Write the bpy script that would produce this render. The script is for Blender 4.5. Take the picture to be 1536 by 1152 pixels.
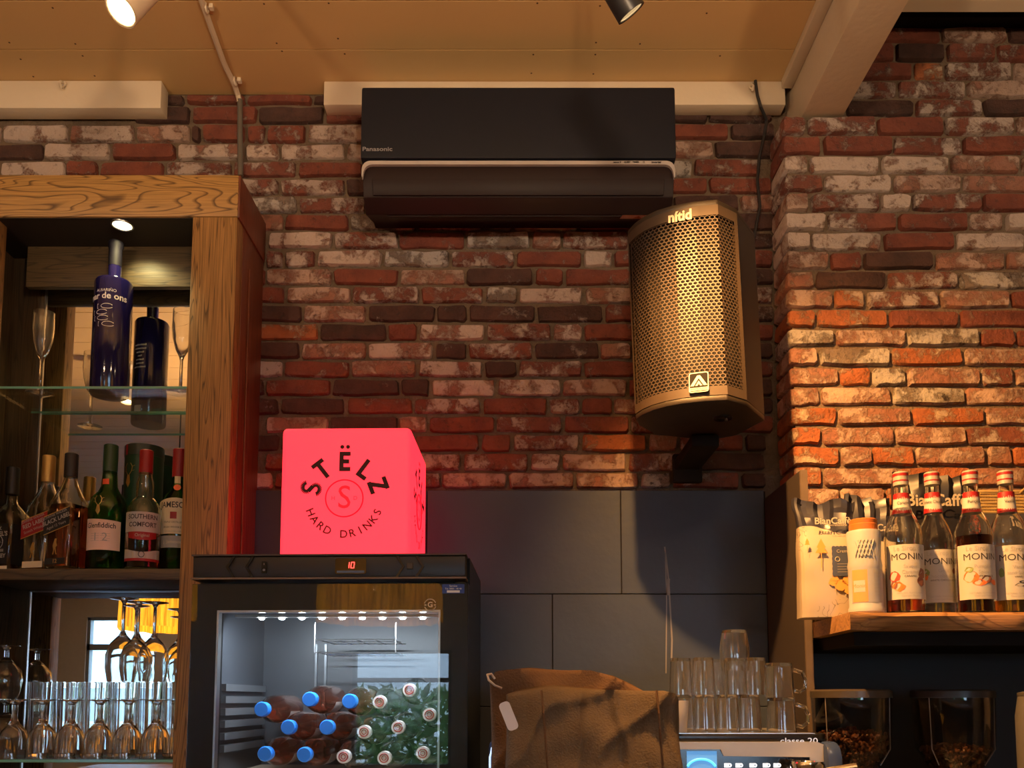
import bpy, bmesh, math, random
from mathutils import Vector, Matrix, Euler
random.seed(7)
R = math.radians
S = bpy.context.scene
for o in list(bpy.data.objects): bpy.data.objects.remove(o)
COL = S.collection

# ------------------------------------------------------------------ camera, world, exposure
F_PX, PITCH, PX0, PY0, CAMZ = 1300.0, R(5.5), 768.0, 925.0, 1.5
cam_d = bpy.data.cameras.new('camera'); cam = bpy.data.objects.new('camera', cam_d); COL.objects.link(cam)
cam.location = (0, 0, CAMZ); cam.rotation_euler = (R(90) + PITCH, 0, 0)
cam_d.sensor_width = 36; cam_d.lens = F_PX / 1536 * 36
cam_d.shift_y = (PY0 - 576) / 1536; cam_d.clip_start = 0.02; cam_d.clip_end = 200
S.camera = cam
S.view_settings.view_transform = 'Standard'; S.view_settings.look = 'None'
S.view_settings.gamma = 1; S.view_settings.use_curve_mapping = False
S.view_settings.exposure = 0.0
try:
    S.cycles.max_bounces = 20; S.cycles.transmission_bounces = 18; S.cycles.transparent_max_bounces = 24
    S.cycles.glossy_bounces = 8; S.cycles.sample_clamp_indirect = 6
except Exception: pass
world = bpy.data.worlds.new('sky'); S.world = world; world.use_nodes = True
wn = world.node_tree.nodes; wn['Background'].inputs[0].default_value = (0.52, 0.74, 1.0, 1); wn['Background'].inputs[1].default_value = 8.0

# light strengths gathered here so they are easy to tune
KEY_W, KEY_COL = 280, (1.0, 0.46, 0.125)
SPOT_W, SPOT_COL = 45, (1.0, 0.62, 0.28)
PEND_W, PEND_COL = 22, (1.0, 0.68, 0.40)
ROOM_W, ROOM_COL = 20, (1.0, 0.72, 0.48)
UP_W, UP_COL = 74, (1.0, 0.68, 0.41)

def ray(px, py):
    a = (px - PX0) / F_PX; b = (PY0 - py) / F_PX; c, s = math.cos(PITCH), math.sin(PITCH)
    return Vector((a, c - s * b, s + c * b))
def P(px, py, Y):
    d = ray(px, py); return Vector((0, 0, CAMZ)) + d * (Y / d.y)
def PZ(px, py, z):
    d = ray(px, py); return Vector((0, 0, CAMZ)) + d * ((z - CAMZ) / d.z)
def proj(p):
    c, s = math.cos(PITCH), math.sin(PITCH); y, z = p[1], p[2] - CAMZ
    d = y * c + z * s; u = -y * s + z * c
    return PX0 + F_PX * p[0] / d, PY0 - F_PX * u / d

# ------------------------------------------------------------------ materials
MATS = {}
def nt(name):
    m = bpy.data.materials.new(name); m.use_nodes = True
    return m, m.node_tree.nodes, m.node_tree.links, m.node_tree.nodes['Principled BSDF']
def rgba(c): return (c[0], c[1], c[2], 1)
def mat(name, col, rough=0.5, metal=0, var=0.08, scale=30, bump=0.0, bscale=200, spec=0.5, coat=0, sheen=0):
    if name in MATS: return MATS[name]
    m, n, l, b = nt(name)
    b.inputs['Roughness'].default_value = rough; b.inputs['Metallic'].default_value = metal
    b.inputs['Specular IOR Level'].default_value = spec; b.inputs['Coat Weight'].default_value = coat
    tc = n.new('ShaderNodeTexCoord'); ns = n.new('ShaderNodeTexNoise'); ns.inputs['Scale'].default_value = scale; ns.inputs['Detail'].default_value = 4
    l.new(tc.outputs['Object'], ns.inputs['Vector'])
    mx = n.new('ShaderNodeMix'); mx.data_type = 'RGBA'
    mx.inputs[6].default_value = rgba([max(0, x * (1 - var)) for x in col]); mx.inputs[7].default_value = rgba([min(1, x * (1 + var)) for x in col])
    l.new(ns.outputs['Fac'], mx.inputs[0]); l.new(mx.outputs[2], b.inputs['Base Color'])
    if bump:
        n2 = n.new('ShaderNodeTexNoise'); n2.inputs['Scale'].default_value = bscale; n2.inputs['Detail'].default_value = 5
        l.new(tc.outputs['Object'], n2.inputs['Vector'])
        bp = n.new('ShaderNodeBump'); bp.inputs['Strength'].default_value = bump; bp.inputs['Distance'].default_value = 0.01
        l.new(n2.outputs['Fac'], bp.inputs['Height']); l.new(bp.outputs['Normal'], b.inputs['Normal'])
    MATS[name] = m; return m
def emit(name, col, strength, base=None):
    if name in MATS: return MATS[name]
    m, n, l, b = nt(name)
    b.inputs['Base Color'].default_value = rgba(base or col); b.inputs['Emission Color'].default_value = rgba(col); b.inputs['Emission Strength'].default_value = strength
    MATS[name] = m; return m
def glass(name, col=(1, 1, 1), rough=0.0, ior=1.45):
    if name in MATS: return MATS[name]
    m, n, l, b = nt(name)
    b.inputs['Base Color'].default_value = rgba(col); b.inputs['Transmission Weight'].default_value = 1
    b.inputs['Roughness'].default_value = rough; b.inputs['IOR'].default_value = ior
    MATS[name] = m; return m
def pane(name, tint=(1, 1, 1), refl=1.0, ior=1.5):
    # thin clear sheet: straight-through transparency plus fresnel reflection
    if name in MATS: return MATS[name]
    m, n, l, b = nt(name); n.remove(b)
    tr = n.new('ShaderNodeBsdfTransparent'); tr.inputs[0].default_value = rgba(tint)
    gl = n.new('ShaderNodeBsdfGlossy'); gl.inputs['Roughness'].default_value = 0.01; gl.inputs[0].default_value = (refl, refl, refl, 1)
    fr = n.new('ShaderNodeFresnel'); ge = n.new('ShaderNodeNewGeometry'); mr = n.new('ShaderNodeMapRange'); mr.inputs[3].default_value = ior; mr.inputs[4].default_value = 1 / ior; l.new(ge.outputs['Backfacing'], mr.inputs[0]); l.new(mr.outputs[0], fr.inputs[0])
    mx = n.new('ShaderNodeMixShader'); l.new(fr.outputs[0], mx.inputs[0]); l.new(tr.outputs[0], mx.inputs[1]); l.new(gl.outputs[0], mx.inputs[2])
    l.new(mx.outputs[0], n['Material Output'].inputs[0]); MATS[name] = m; return m
def wood(name, c1, c2, axis='X', rough=0.45, scale=1.0, coat=0.0, lines=0.75):
    if name in MATS: return MATS[name]
    m, n, l, b = nt(name)
    tc = n.new('ShaderNodeTexCoord'); mp = n.new('ShaderNodeMapping')
    lo, hi = (1.3 * scale, 12 * scale) if axis == 'X' else (0.7 * scale, 14 * scale)
    mp.inputs['Scale'].default_value = {'X': (lo, hi, hi), 'Y': (hi, lo, hi), 'Z': (hi, hi, lo)}[axis]
    l.new(tc.outputs['Object'], mp.inputs[0])
    big = n.new('ShaderNodeTexNoise'); big.inputs['Scale'].default_value = 1.0; big.inputs['Detail'].default_value = 2; big.inputs['Distortion'].default_value = 0.6
    l.new(mp.outputs[0], big.inputs['Vector'])
    mul = n.new('ShaderNodeMath'); mul.operation = 'MULTIPLY'; mul.inputs[1].default_value = 19; l.new(big.outputs['Fac'], mul.inputs[0])
    fr = n.new('ShaderNodeMath'); fr.operation = 'FRACT'; l.new(mul.outputs[0], fr.inputs[0])
    cr = n.new('ShaderNodeValToRGB'); l.new(fr.outputs[0], cr.inputs[0])
    e = cr.color_ramp.elements; e[0].position = 0.0; e[0].color = rgba(c1); e[1].position = 0.62; e[1].color = rgba(c1)
    x = cr.color_ramp.elements.new(0.86); x.color = rgba([a * (1 - lines) + c * lines for a, c in zip(c1, c2)]); x = cr.color_ramp.elements.new(0.97); x.color = rgba(c1)
    mp2 = n.new('ShaderNodeMapping'); mp2.inputs['Scale'].default_value = {'X': (6, 160, 160), 'Y': (160, 6, 160), 'Z': (160, 160, 6)}[axis]
    l.new(tc.outputs['Object'], mp2.inputs[0]); fine = n.new('ShaderNodeTexNoise'); fine.inputs['Scale'].default_value = 1.5; fine.inputs['Detail'].default_value = 3
    l.new(mp2.outputs[0], fine.inputs['Vector'])
    mr = n.new('ShaderNodeMapRange'); mr.inputs[1].default_value = 0.3; mr.inputs[2].default_value = 0.7; mr.inputs[3].default_value = 0.62; mr.inputs[4].default_value = 1.2
    l.new(fine.outputs['Fac'], mr.inputs[0])
    mx = n.new('ShaderNodeMix'); mx.data_type = 'RGBA'; mx.blend_type = 'MULTIPLY'; mx.inputs[0].default_value = 0.8
    l.new(cr.outputs[0], mx.inputs[6]); l.new(mr.outputs[0], mx.inputs[7]); l.new(mx.outputs[2], b.inputs['Base Color'])
    bp = n.new('ShaderNodeBump'); bp.inputs['Strength'].default_value = 0.25; bp.inputs['Distance'].default_value = 0.003; l.new(fine.outputs['Fac'], bp.inputs['Height']); l.new(bp.outputs['Normal'], b.inputs['Normal'])
    b.inputs['Roughness'].default_value = rough; b.inputs['Coat Weight'].default_value = coat
    MATS[name] = m; return m
def brick_mat(name, c1, c2, wash, lime=(0.46, 0.36, 0.29), soot=0.25):
    m, n, l, b = nt(name); b.inputs['Roughness'].default_value = 0.9; b.inputs['Specular IOR Level'].default_value = 0.15
    tc = n.new('ShaderNodeTexCoord'); oi = n.new('ShaderNodeObjectInfo')
    sc = n.new('ShaderNodeMath'); sc.operation = 'MULTIPLY'; sc.inputs[1].default_value = 57.0; l.new(oi.outputs['Random'], sc.inputs[0])
    def noise(scale, det, rough, off, dist=0.0):
        x = n.new('ShaderNodeTexNoise'); x.noise_dimensions = '4D'; x.inputs['Scale'].default_value = scale; x.inputs['Detail'].default_value = det; x.inputs['Roughness'].default_value = rough; x.inputs['Distortion'].default_value = dist
        a = n.new('ShaderNodeMath'); a.inputs[1].default_value = off; l.new(sc.outputs[0], a.inputs[0]); l.new(a.outputs[0], x.inputs['W']); l.new(tc.outputs['Object'], x.inputs['Vector']); return x
    def mrange(src, a, bb, c=0.0, d=1.0):
        x = n.new('ShaderNodeMapRange'); x.interpolation_type = 'SMOOTHSTEP'; x.inputs[1].default_value = a; x.inputs[2].default_value = bb; x.inputs[3].default_value = c; x.inputs[4].default_value = d; l.new(src, x.inputs[0]); return x
    def mix(fac, a, bb, bl='MIX'):
        x = n.new('ShaderNodeMix'); x.data_type = 'RGBA'; x.blend_type = bl
        if hasattr(fac, 'node'): l.new(fac, x.inputs[0])
        else: x.inputs[0].default_value = fac
        for i, v in ((6, a), (7, bb)):
            if hasattr(v, 'node'): l.new(v, x.inputs[i])
            else: x.inputs[i].default_value = rgba(v)
        return x.outputs[2]
    nb = noise(14, 4, 0.6, 0); base = mix(mrange(nb.outputs['Fac'], 0.3, 0.7).outputs[0], c1, c2)
    # lime wash left from an older wall: ragged patches, a different amount on every brick
    nw = noise(16, 8, 0.68, 11, 0.3); nsp = noise(150, 5, 0.75, 23)
    th = n.new('ShaderNodeMath'); th.operation = 'MULTIPLY_ADD'; th.inputs[1].default_value = 0.16; th.inputs[2].default_value = wash - 0.08 - 0.65; l.new(oi.outputs['Random'], th.inputs[0])
    am_ = n.new('ShaderNodeMath'); am_.operation = 'MULTIPLY'; am_.inputs[1].default_value = 2.3; l.new(nw.outputs['Fac'], am_.inputs[0]); a1 = n.new('ShaderNodeMath'); l.new(am_.outputs[0], a1.inputs[0]); l.new(th.outputs[0], a1.inputs[1])
    sp = n.new('ShaderNodeMath'); sp.operation = 'MULTIPLY_ADD'; sp.inputs[1].default_value = 0.55; l.new(nsp.outputs['Fac'], sp.inputs[0]); l.new(a1.outputs[0], sp.inputs[2])
    mask = mrange(sp.outputs[0], 0.82, 1.10, 0.0, 0.95)
    c = mix(mask.outputs[0], base, lime)
    ns = noise(40, 5, 0.7, 37); dk = mrange(ns.outputs['Fac'], 0.54, 0.68, 0, 0.25 + soot); c = mix(dk.outputs[0], c, (0.05, 0.035, 0.03))
    l.new(c, b.inputs['Base Color'])
    h1 = noise(60, 8, 0.65, 3); hh = n.new('ShaderNodeMath'); hh.operation = 'MULTIPLY_ADD'; hh.inputs[1].default_value = 0.5; l.new(mask.outputs[0], hh.inputs[0]); l.new(h1.outputs['Fac'], hh.inputs[2])
    bp = n.new('ShaderNodeBump'); bp.inputs['Strength'].default_value = 0.9; bp.inputs['Distance'].default_value = 0.011; l.new(hh.outputs[0], bp.inputs['Height']); l.new(bp.outputs['Normal'], b.inputs['Normal'])
    MATS[name] = m; return m

BR = {
 'r': brick_mat('brick_red', (0.235, 0.075, 0.048), (0.155, 0.052, 0.038), -0.07, (0.42, 0.33, 0.28)),
 'o': brick_mat('brick_orange', (0.40, 0.135, 0.058), (0.28, 0.095, 0.045), 0.05, (0.44, 0.33, 0.24)),
 'd': brick_mat('brick_dark', (0.060, 0.036, 0.031), (0.10, 0.052, 0.042), -0.14, (0.34, 0.28, 0.25), soot=0.6),
 'm': brick_mat('brick_mixed', (0.24, 0.082, 0.055), (0.16, 0.060, 0.045), 0.15, (0.45, 0.36, 0.31)),
 'p': brick_mat('brick_pink', (0.27, 0.115, 0.080), (0.34, 0.175, 0.125), 0.20, (0.44, 0.31, 0.25)),
 'w': brick_mat('brick_limed', (0.27, 0.130, 0.095), (0.30, 0.14, 0.10), 0.34, (0.50, 0.40, 0.34)),
 'g': brick_mat('brick_grey', (0.16, 0.120, 0.098), (0.23, 0.175, 0.14), 0.24, (0.43, 0.385, 0.345), 0.7),
}
M_MORTAR = mat('mortar', (0.16, 0.115, 0.08), 0.95, var=0.35, scale=25, bump=0.6, bscale=150, spec=0.1)
M_CEIL = mat('ceiling_paint', (0.60, 0.385, 0.165), 0.55, var=0.06, scale=3, bump=0.05, bscale=40)
M_WHITE = mat('cream_paint', (0.66, 0.55, 0.40), 0.5, var=0.05, scale=8, bump=0.08, bscale=60)
M_BLACK = mat('black_plastic', (0.018, 0.018, 0.02), 0.38)
M_BLACKM = mat('matt_black', (0.012, 0.011, 0.011), 0.8, spec=0.2)
M_OAKX = wood('oak_x', (0.40, 0.225, 0.070), (0.07, 0.032, 0.010), 'X', lines=0.9)
M_OAKZ = wood('oak_z', (0.33, 0.175, 0.060), (0.06, 0.028, 0.010), 'Z', scale=1.7, lines=0.9)
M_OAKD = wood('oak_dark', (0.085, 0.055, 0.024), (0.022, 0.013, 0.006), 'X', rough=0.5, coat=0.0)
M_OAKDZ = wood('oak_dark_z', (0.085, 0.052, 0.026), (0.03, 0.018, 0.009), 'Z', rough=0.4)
M_SIDE = wood('stained_side', (0.17, 0.05, 0.025), (0.08, 0.022, 0.012), 'Z', rough=0.4)  # red-brown wood for the cabinet's right side
M_CHROME = mat('chrome', (0.8, 0.8, 0.8), 0.12, 1)
M_STEEL = mat('steel', (0.55, 0.55, 0.56), 0.3, 1)
M_GLASS = glass('clear_glass', (0.97, 0.965, 0.95)); M_GLASS.node_tree.nodes['Principled BSDF'].inputs['Transmission Weight'].default_value = 0.985      # small diffuse share added so the glasses look brighter
M_SHELFG = glass('shelf_glass', (0.90, 0.975, 0.93))
M_MIRROR = mat('mirror', (0.86, 0.88, 0.86), 0.0, 1, var=0.0)

# ------------------------------------------------------------------ mesh helpers
class MB:
    def __init__(s): s.v = []; s.f = []; s.uv = None
    def add(s, vs, fs):
        k = len(s.v); s.v += [tuple(v) for v in vs]; s.f += [tuple(i + k for i in f) for f in fs]; return s
    def box(s, x0, x1, y0, y1, z0, z1):
        vs = [(x, y, z) for z in (z0, z1) for y in (y0, y1) for x in (x0, x1)]
        return s.add(vs, [(0, 2, 3, 1), (4, 5, 7, 6), (0, 1, 5, 4), (2, 6, 7, 3), (0, 4, 6, 2), (1, 3, 7, 5)])
    def obox(s, c, size, rot=(0, 0, 0)):
        m = Euler(rot).to_matrix(); hx, hy, hz = [q / 2 for q in size]; c = Vector(c)
        vs = [c + m @ Vector((x, y, z)) for z in (-hz, hz) for y in (-hy, hy) for x in (-hx, hx)]
        return s.add(vs, [(0, 2, 3, 1), (4, 5, 7, 6), (0, 1, 5, 4), (2, 6, 7, 3), (0, 4, 6, 2), (1, 3, 7, 5)])
    def loft(s, rings, cap=True, close=True):
        n = len(rings[0]); k = len(s.v)
        vs = [p for r in rings for p in r]; fs = []
        for i in range(len(rings) - 1):
            for j in range(n if close else n - 1):
                j2 = (j + 1) % n; fs.append((i * n + j, i * n + j2, (i + 1) * n + j2, (i + 1) * n + j))
        if cap: fs.append(tuple(reversed(range(n)))); fs.append(tuple((len(rings) - 1) * n + j for j in range(n)))
        return s.add(vs, fs)
    def lathe(s, prof, seg=28, c=(0, 0, 0), sq=0, cap=True):
        rings = []
        for q in prof:
            r, z = q[0], q[1]; e = q[2] if len(q) > 2 else 0
            ring = []
            for j in range(seg):
                a = 2 * math.pi * (j + 0.5) / seg; ca, sa = math.cos(a), math.sin(a)
                rr = r
                if e: rr = r / ((abs(ca) ** e + abs(sa) ** e) ** (1 / e))
                ring.append((c[0] + rr * ca, c[1] + rr * sa, c[2] + z))
            rings.append(ring)
        return s.loft(rings, cap)
    def fluted(s, prof, seg=60, n=10, amp=0.018):
        rings = [[((r * (1 + (amp if k < len(prof) // 2 else 0) * math.cos(n * 2 * math.pi * j / seg))) * math.cos(2 * math.pi * j / seg), (r * (1 + (amp if k < len(prof) // 2 else 0) * math.cos(n * 2 * math.pi * j / seg))) * math.sin(2 * math.pi * j / seg), z) for j in range(seg)] for k, (r, z) in enumerate(prof)]
        return s.loft(rings)
    def shell(s, prof, t=0.0022, seg=28, c=(0, 0, 0), base=0.006):
        # open vessel: outer profile bottom->rim, inner profile rim->bottom
        inner = [(max(r - t, 0.0006), max(z, prof[0][1] + base)) for r, z in reversed(prof)]
        return s.lathe(list(prof) + inner, seg, c)
    def tube(s, pts, r, seg=10, cap=True):
        pts = [Vector(p) for p in pts]; rings = []; up = Vector((0.123, 0.31, 0.94)).normalized()
        for i, p in enumerate(pts):
            d = (pts[min(i + 1, len(pts) - 1)] - pts[max(i - 1, 0)]).normalized()
            a = d.cross(up)
            if a.length < 1e-3: a = d.cross(Vector((1, 0, 0)))
            a.normalize(); b = d.cross(a); rr = r[i] if isinstance(r, (list, tuple)) else r
            rings.append([p + a * rr * math.cos(2 * math.pi * j / seg) + b * rr * math.sin(2 * math.pi * j / seg) for j in range(seg)])
        return s.loft(rings, cap)
    def cyl(s, a, b, r, r2=None, seg=20): return s.tube([a, b], [r, r2 if r2 is not None else r], seg)
    def torus(s, c, Rr, r, axis='Z', seg=24, seg2=8, a0=0, a1=360):
        full = abs(a1 - a0) >= 360; rings = []
        k = seg if full else seg + 1
        for i in range(k):
            a = R(a0 + (a1 - a0) * i / seg); ring = []
            for j in range(seg2):
                b = 2 * math.pi * j / seg2; rad = Rr + r * math.cos(b); x, y, z = rad * math.cos(a), rad * math.sin(a), r * math.sin(b)
                if axis == 'Y': x, y, z = x, z, y
                if axis == 'X': x, y, z = z, x, y
                ring.append((c[0] + x, c[1] + y, c[2] + z))
            rings.append(ring)
        if full: rings.append(rings[0])
        return s.loft(rings, cap=not full)
    def sphere(s, c, r, seg=12, rg=8, sc=(1, 1, 1)):
        rings = []
        for i in range(1, rg):
            t = math.pi * i / rg; rings.append([(c[0] + sc[0] * r * math.sin(t) * math.cos(2 * math.pi * j / seg), c[1] + sc[1] * r * math.sin(t) * math.sin(2 * math.pi * j / seg), c[2] - sc[2] * r * math.cos(t)) for j in range(seg)])
        return s.loft(rings)
    def prism(s, poly, z0, z1, off=(0, 0)):
        return s.loft([[(x, y, z0) for x, y in poly], [(x + off[0], y + off[1], z1) for x, y in poly]])
    def xf(s, m): s.v = [tuple(m @ Vector(v)) for v in s.v]; return s
    def mesh(s, name, bevel=0, smooth=35, segs=2):
        me = bpy.data.meshes.new(name); me.from_pydata(s.v, [], s.f)
        bm = bmesh.new(); bm.from_mesh(me)
        bmesh.ops.remove_doubles(bm, verts=bm.verts, dist=1e-6); bmesh.ops.recalc_face_normals(bm, faces=bm.faces)
        if bevel: 
            ed = [e for e in bm.edges if len(e.link_faces) == 2 and e.calc_face_angle(0) > R(30)]
            bmesh.ops.bevel(bm, geom=ed, offset=bevel, segments=segs, affect='EDGES', profile=0.5, clamp_overlap=True)
        bm.to_mesh(me); bm.free()
        if smooth: me.shade_smooth(); me.set_sharp_from_angle(angle=R(smooth))
        return me
    def build(s, name, m, parent=None, world=False, **kw):
        if world and parent is not None:
            o0 = parent_world(parent); s.v = [(x - o0[0], y - o0[1], z - o0[2]) for x, y, z in s.v]
        return link(name, s.mesh(name, **kw), m, parent)
def parent_world(p):
    v = Vector((0, 0, 0))
    while p is not None: v += p.location; p = p.parent
    return v
def link(name, me, m, parent=None):
    o = bpy.data.objects.new(name, me); COL.objects.link(o)
    if m is not None and not me.materials: me.materials.append(m)
    if parent is not None: o.parent = parent
    return o
def tag(o, label=None, cat=None, group=None, kind=None):
    if label: o['label'] = label
    if cat: o['category'] = cat
    if group: o['group'] = group
    if kind: o['kind'] = kind
    return o
def thing(name, label, cat, loc, rz=0, group=None):
    o = bpy.data.objects.new(name, None); COL.objects.link(o); o.location = loc; o.rotation_euler = (0, 0, rz); o.empty_display_size = 0.05
    return tag(o, label, cat, group)
def struct(name, mb, m, label=None, **kw):
    o = mb.build(name, m, None, **kw); o['kind'] = 'structure'
    if label: o['label'] = label
    return o
def copy_tree(o, parent=None, **t):
    c = o.copy(); COL.objects.link(c); c.parent = parent
    for ch in list(o.children): copy_tree(ch, c)
    return tag(c, **t)
def text_mb(txt, size, ax='center', extrude=0.0, bold=0.0, sx=1.0):
    cu = bpy.data.curves.new('t', 'FONT'); cu.body = txt; cu.size = size; cu.align_x = ax.upper(); cu.align_y = 'CENTER'; cu.extrude = extrude; cu.offset = bold; cu.resolution_u = 3
    ob = bpy.data.objects.new('t', cu); COL.objects.link(ob)
    dg = bpy.context.evaluated_depsgraph_get(); dg.update()
    me = bpy.data.meshes.new_from_object(ob.evaluated_get(dg))
    mb = MB(); mb.v = [(v.co.x * sx, -v.co.z, v.co.y) for v in me.vertices]; mb.f = [tuple(p.vertices) for p in me.polygons]   # text in the XZ plane facing -Y
    bpy.data.objects.remove(ob); bpy.data.curves.remove(cu); bpy.data.meshes.remove(me); return mb
def text(txt, size, m, parent, loc=(0, 0, 0), rot=0, bold=0.0, name='lettering', sx=1.0, rz=0, ax='center'):
    mb = text_mb(txt, size, ax, 0, bold, sx); mb.xf(Matrix.Translation(loc) @ Matrix.Rotation(rz, 4, 'Z') @ Matrix.Rotation(rot, 4, 'Y'))
    me = bpy.data.meshes.new(name); me.from_pydata(mb.v, [], mb.f); return link(name, me, m, parent)
def wrap(mb, r, z, a0=0.0):
    mb.v = [((r - y) * math.sin(x / r + a0), -(r - y) * math.cos(x / r + a0), z + zz) for x, y, zz in mb.v]; return mb
def ctext(txt, size, m, parent, r, z, a0=0.0, bold=0.0, sx=1.0, rot=0, name='lettering'):
    mb = text_mb(txt, size, 'center', 0, bold, sx)
    if rot: mb.xf(Matrix.Rotation(rot, 4, 'Y'))
    wrap(mb, r, z, a0); me = bpy.data.meshes.new(name); me.from_pydata(mb.v, [], mb.f); return link(name, me, m, parent)
def cpatch(r, z0, z1, a0, a1, n=12, top=None, bot=None):
    # label wrapped on a bottle; top/bot are optional edge functions of t in 0..1
    mb = MB(); vs = []; fs = []
    for i in range(n + 1):
        t = i / n; a = a0 + (a1 - a0) * t; x, y = r * math.sin(a), -r * math.cos(a)
        vs += [(x, y, z0 + (bot(t) if bot else 0)), (x, y, z1 + (top(t) if top else 0))]
    for i in range(n): fs.append((2 * i, 2 * i + 2, 2 * i + 3, 2 * i + 1))
    return mb.add(vs, fs)
def rrect(w, h, r, n=4):
    pts = []
    for cx, cy, a0 in ((w / 2 - r, h / 2 - r, 0), (-w / 2 + r, h / 2 - r, 90), (-w / 2 + r, -h / 2 + r, 180), (w / 2 - r, -h / 2 + r, 270)):
        for i in range(n + 1): a = R(a0 + 90 * i / n); pts.append((cx + r * math.cos(a), cy + r * math.sin(a)))
    return pts
def plate(pts, y0, y1, c=(0, 0, 0)):
    # flat outline in XZ with a thickness along Y
    return MB().loft([[(c[0] + x, c[1] + y0, c[2] + z) for x, z in pts], [(c[0] + x, c[1] + y1, c[2] + z) for x, z in pts]])
def spot(name, loc, aim, w, col, size, blend=0.5, rad=0.02, parent=None):
    d = bpy.data.lights.new(name, 'SPOT'); d.energy = w; d.color = col; d.spot_size = R(size); d.spot_blend = blend; d.shadow_soft_size = rad
    o = bpy.data.objects.new(name, d); COL.objects.link(o); o.location = loc
    o.rotation_euler = (Vector(aim) - Vector(loc)).to_track_quat('-Z', 'Y').to_euler()
    if parent: o.parent = parent; o.location = Vector(loc) - parent_world(parent)
    return o
def point(name, loc, w, col, rad=0.03, parent=None):
    d = bpy.data.lights.new(name, 'POINT'); d.energy = w; d.color = col; d.shadow_soft_size = rad
    o = bpy.data.objects.new(name, d); COL.objects.link(o); o.location = loc
    if parent: o.parent = parent; o.location = Vector(loc) - parent_world(parent)
    return o

# ------------------------------------------------------------------ depths of the main planes
YW = 2.364            # brick back wall
YP = 2.24             # front of the brick pier on the right
YC = 2.127            # front of the back-bar cabinet
YM = 2.335            # mirror inside the cabinet
ZC = P(500, 139, YW).z                       # ceiling over the bar
ZPT = P(1230, 173, YP).z                     # top of the pier / underside of the beam
ZHI = P(1430, 22, YW).z + 0.05               # higher ceiling right of the beam
XPL = P(1186, 588, YP).x                     # left face of the pier
XR, XL, YB = 3.2, -5.2, -4.0                 # room extents

# ------------------------------------------------------------------ structure: walls
wall = struct('wall_back', MB().box(XL, XR, YW + 0.012, YW + 0.2, 0, ZHI + 0.1), M_MORTAR, 'old brick wall of reclaimed red and limewashed bricks')
pier = struct('wall_right', MB().box(XPL + 0.014, XR, YP + 0.012, YW + 0.012, 0, ZPT - 0.006), M_MORTAR, 'projecting brick pier lit orange on the right')
rb = random.Random(3)
def brick(cx, cz, w, h, yf, depth, kind, parent):
    rr = min(0.0055, h * 0.2); out = []
    pts = []
    for sx, sz, seq in ((1, 1, 0), (-1, 1, 1), (-1, -1, 0), (1, -1, 1)):
        a = (sx * (w / 2), sz * (h / 2 - rr)); b = (sx * (w / 2 - rr), sz * (h / 2)); pts += [a, b] if seq == 0 else [b, a]
    # extra points along the long edges so that the outline is uneven
    full = []
    for i, p in enumerate(pts):
        full.append(p); q = pts[(i + 1) % 8]
        if abs(p[0] - q[0]) > 0.05:
            for t in (0.33, 0.67): full.append((p[0] + (q[0] - p[0]) * t, p[1]))
    j = 0.0026; full = [(x + rb.uniform(-j, j), z + rb.uniform(-j, j)) for x, z in full]
    k = 0.003; prd = rb.uniform(-0.001, 0.005); tl = rb.uniform(-0.02, 0.02)
    ins = [(x - math.copysign(min(k, abs(x)), x), z - math.copysign(min(k, abs(z)), z)) for x, z in full]
    mb = MB().loft([[(x, -prd + tl * z + rb.uniform(-.0006, .0006), z) for x, z in ins], [(x, 0.005, z) for x, z in full], [(x, depth, z) for x, z in full]])
    o = mb.build('brick', BR[kind], parent, smooth=50); o.location = (cx, yf, cz); return o
GAP = 5.0
def course(y0, y1, joints, kinds, Y, parent, depth=0.03, gap=GAP):
    for i, k in enumerate(kinds):
        a, b = joints[i], joints[i + 1]
        if k == '.': continue
        p0 = P(a + gap / 2, y1 - gap / 2, Y); p1 = P(b - gap / 2, y0 + gap / 2, Y)
        ym = (y0 + y1) / 2; q0 = P(a + gap / 2, ym, Y).x; q1 = P(b - gap / 2, ym, Y).x
        brick((q0 + q1) / 2, (p0.z + p1.z) / 2, q1 - q0, p1.z - p0.z, Y, depth, k, parent)
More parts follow.
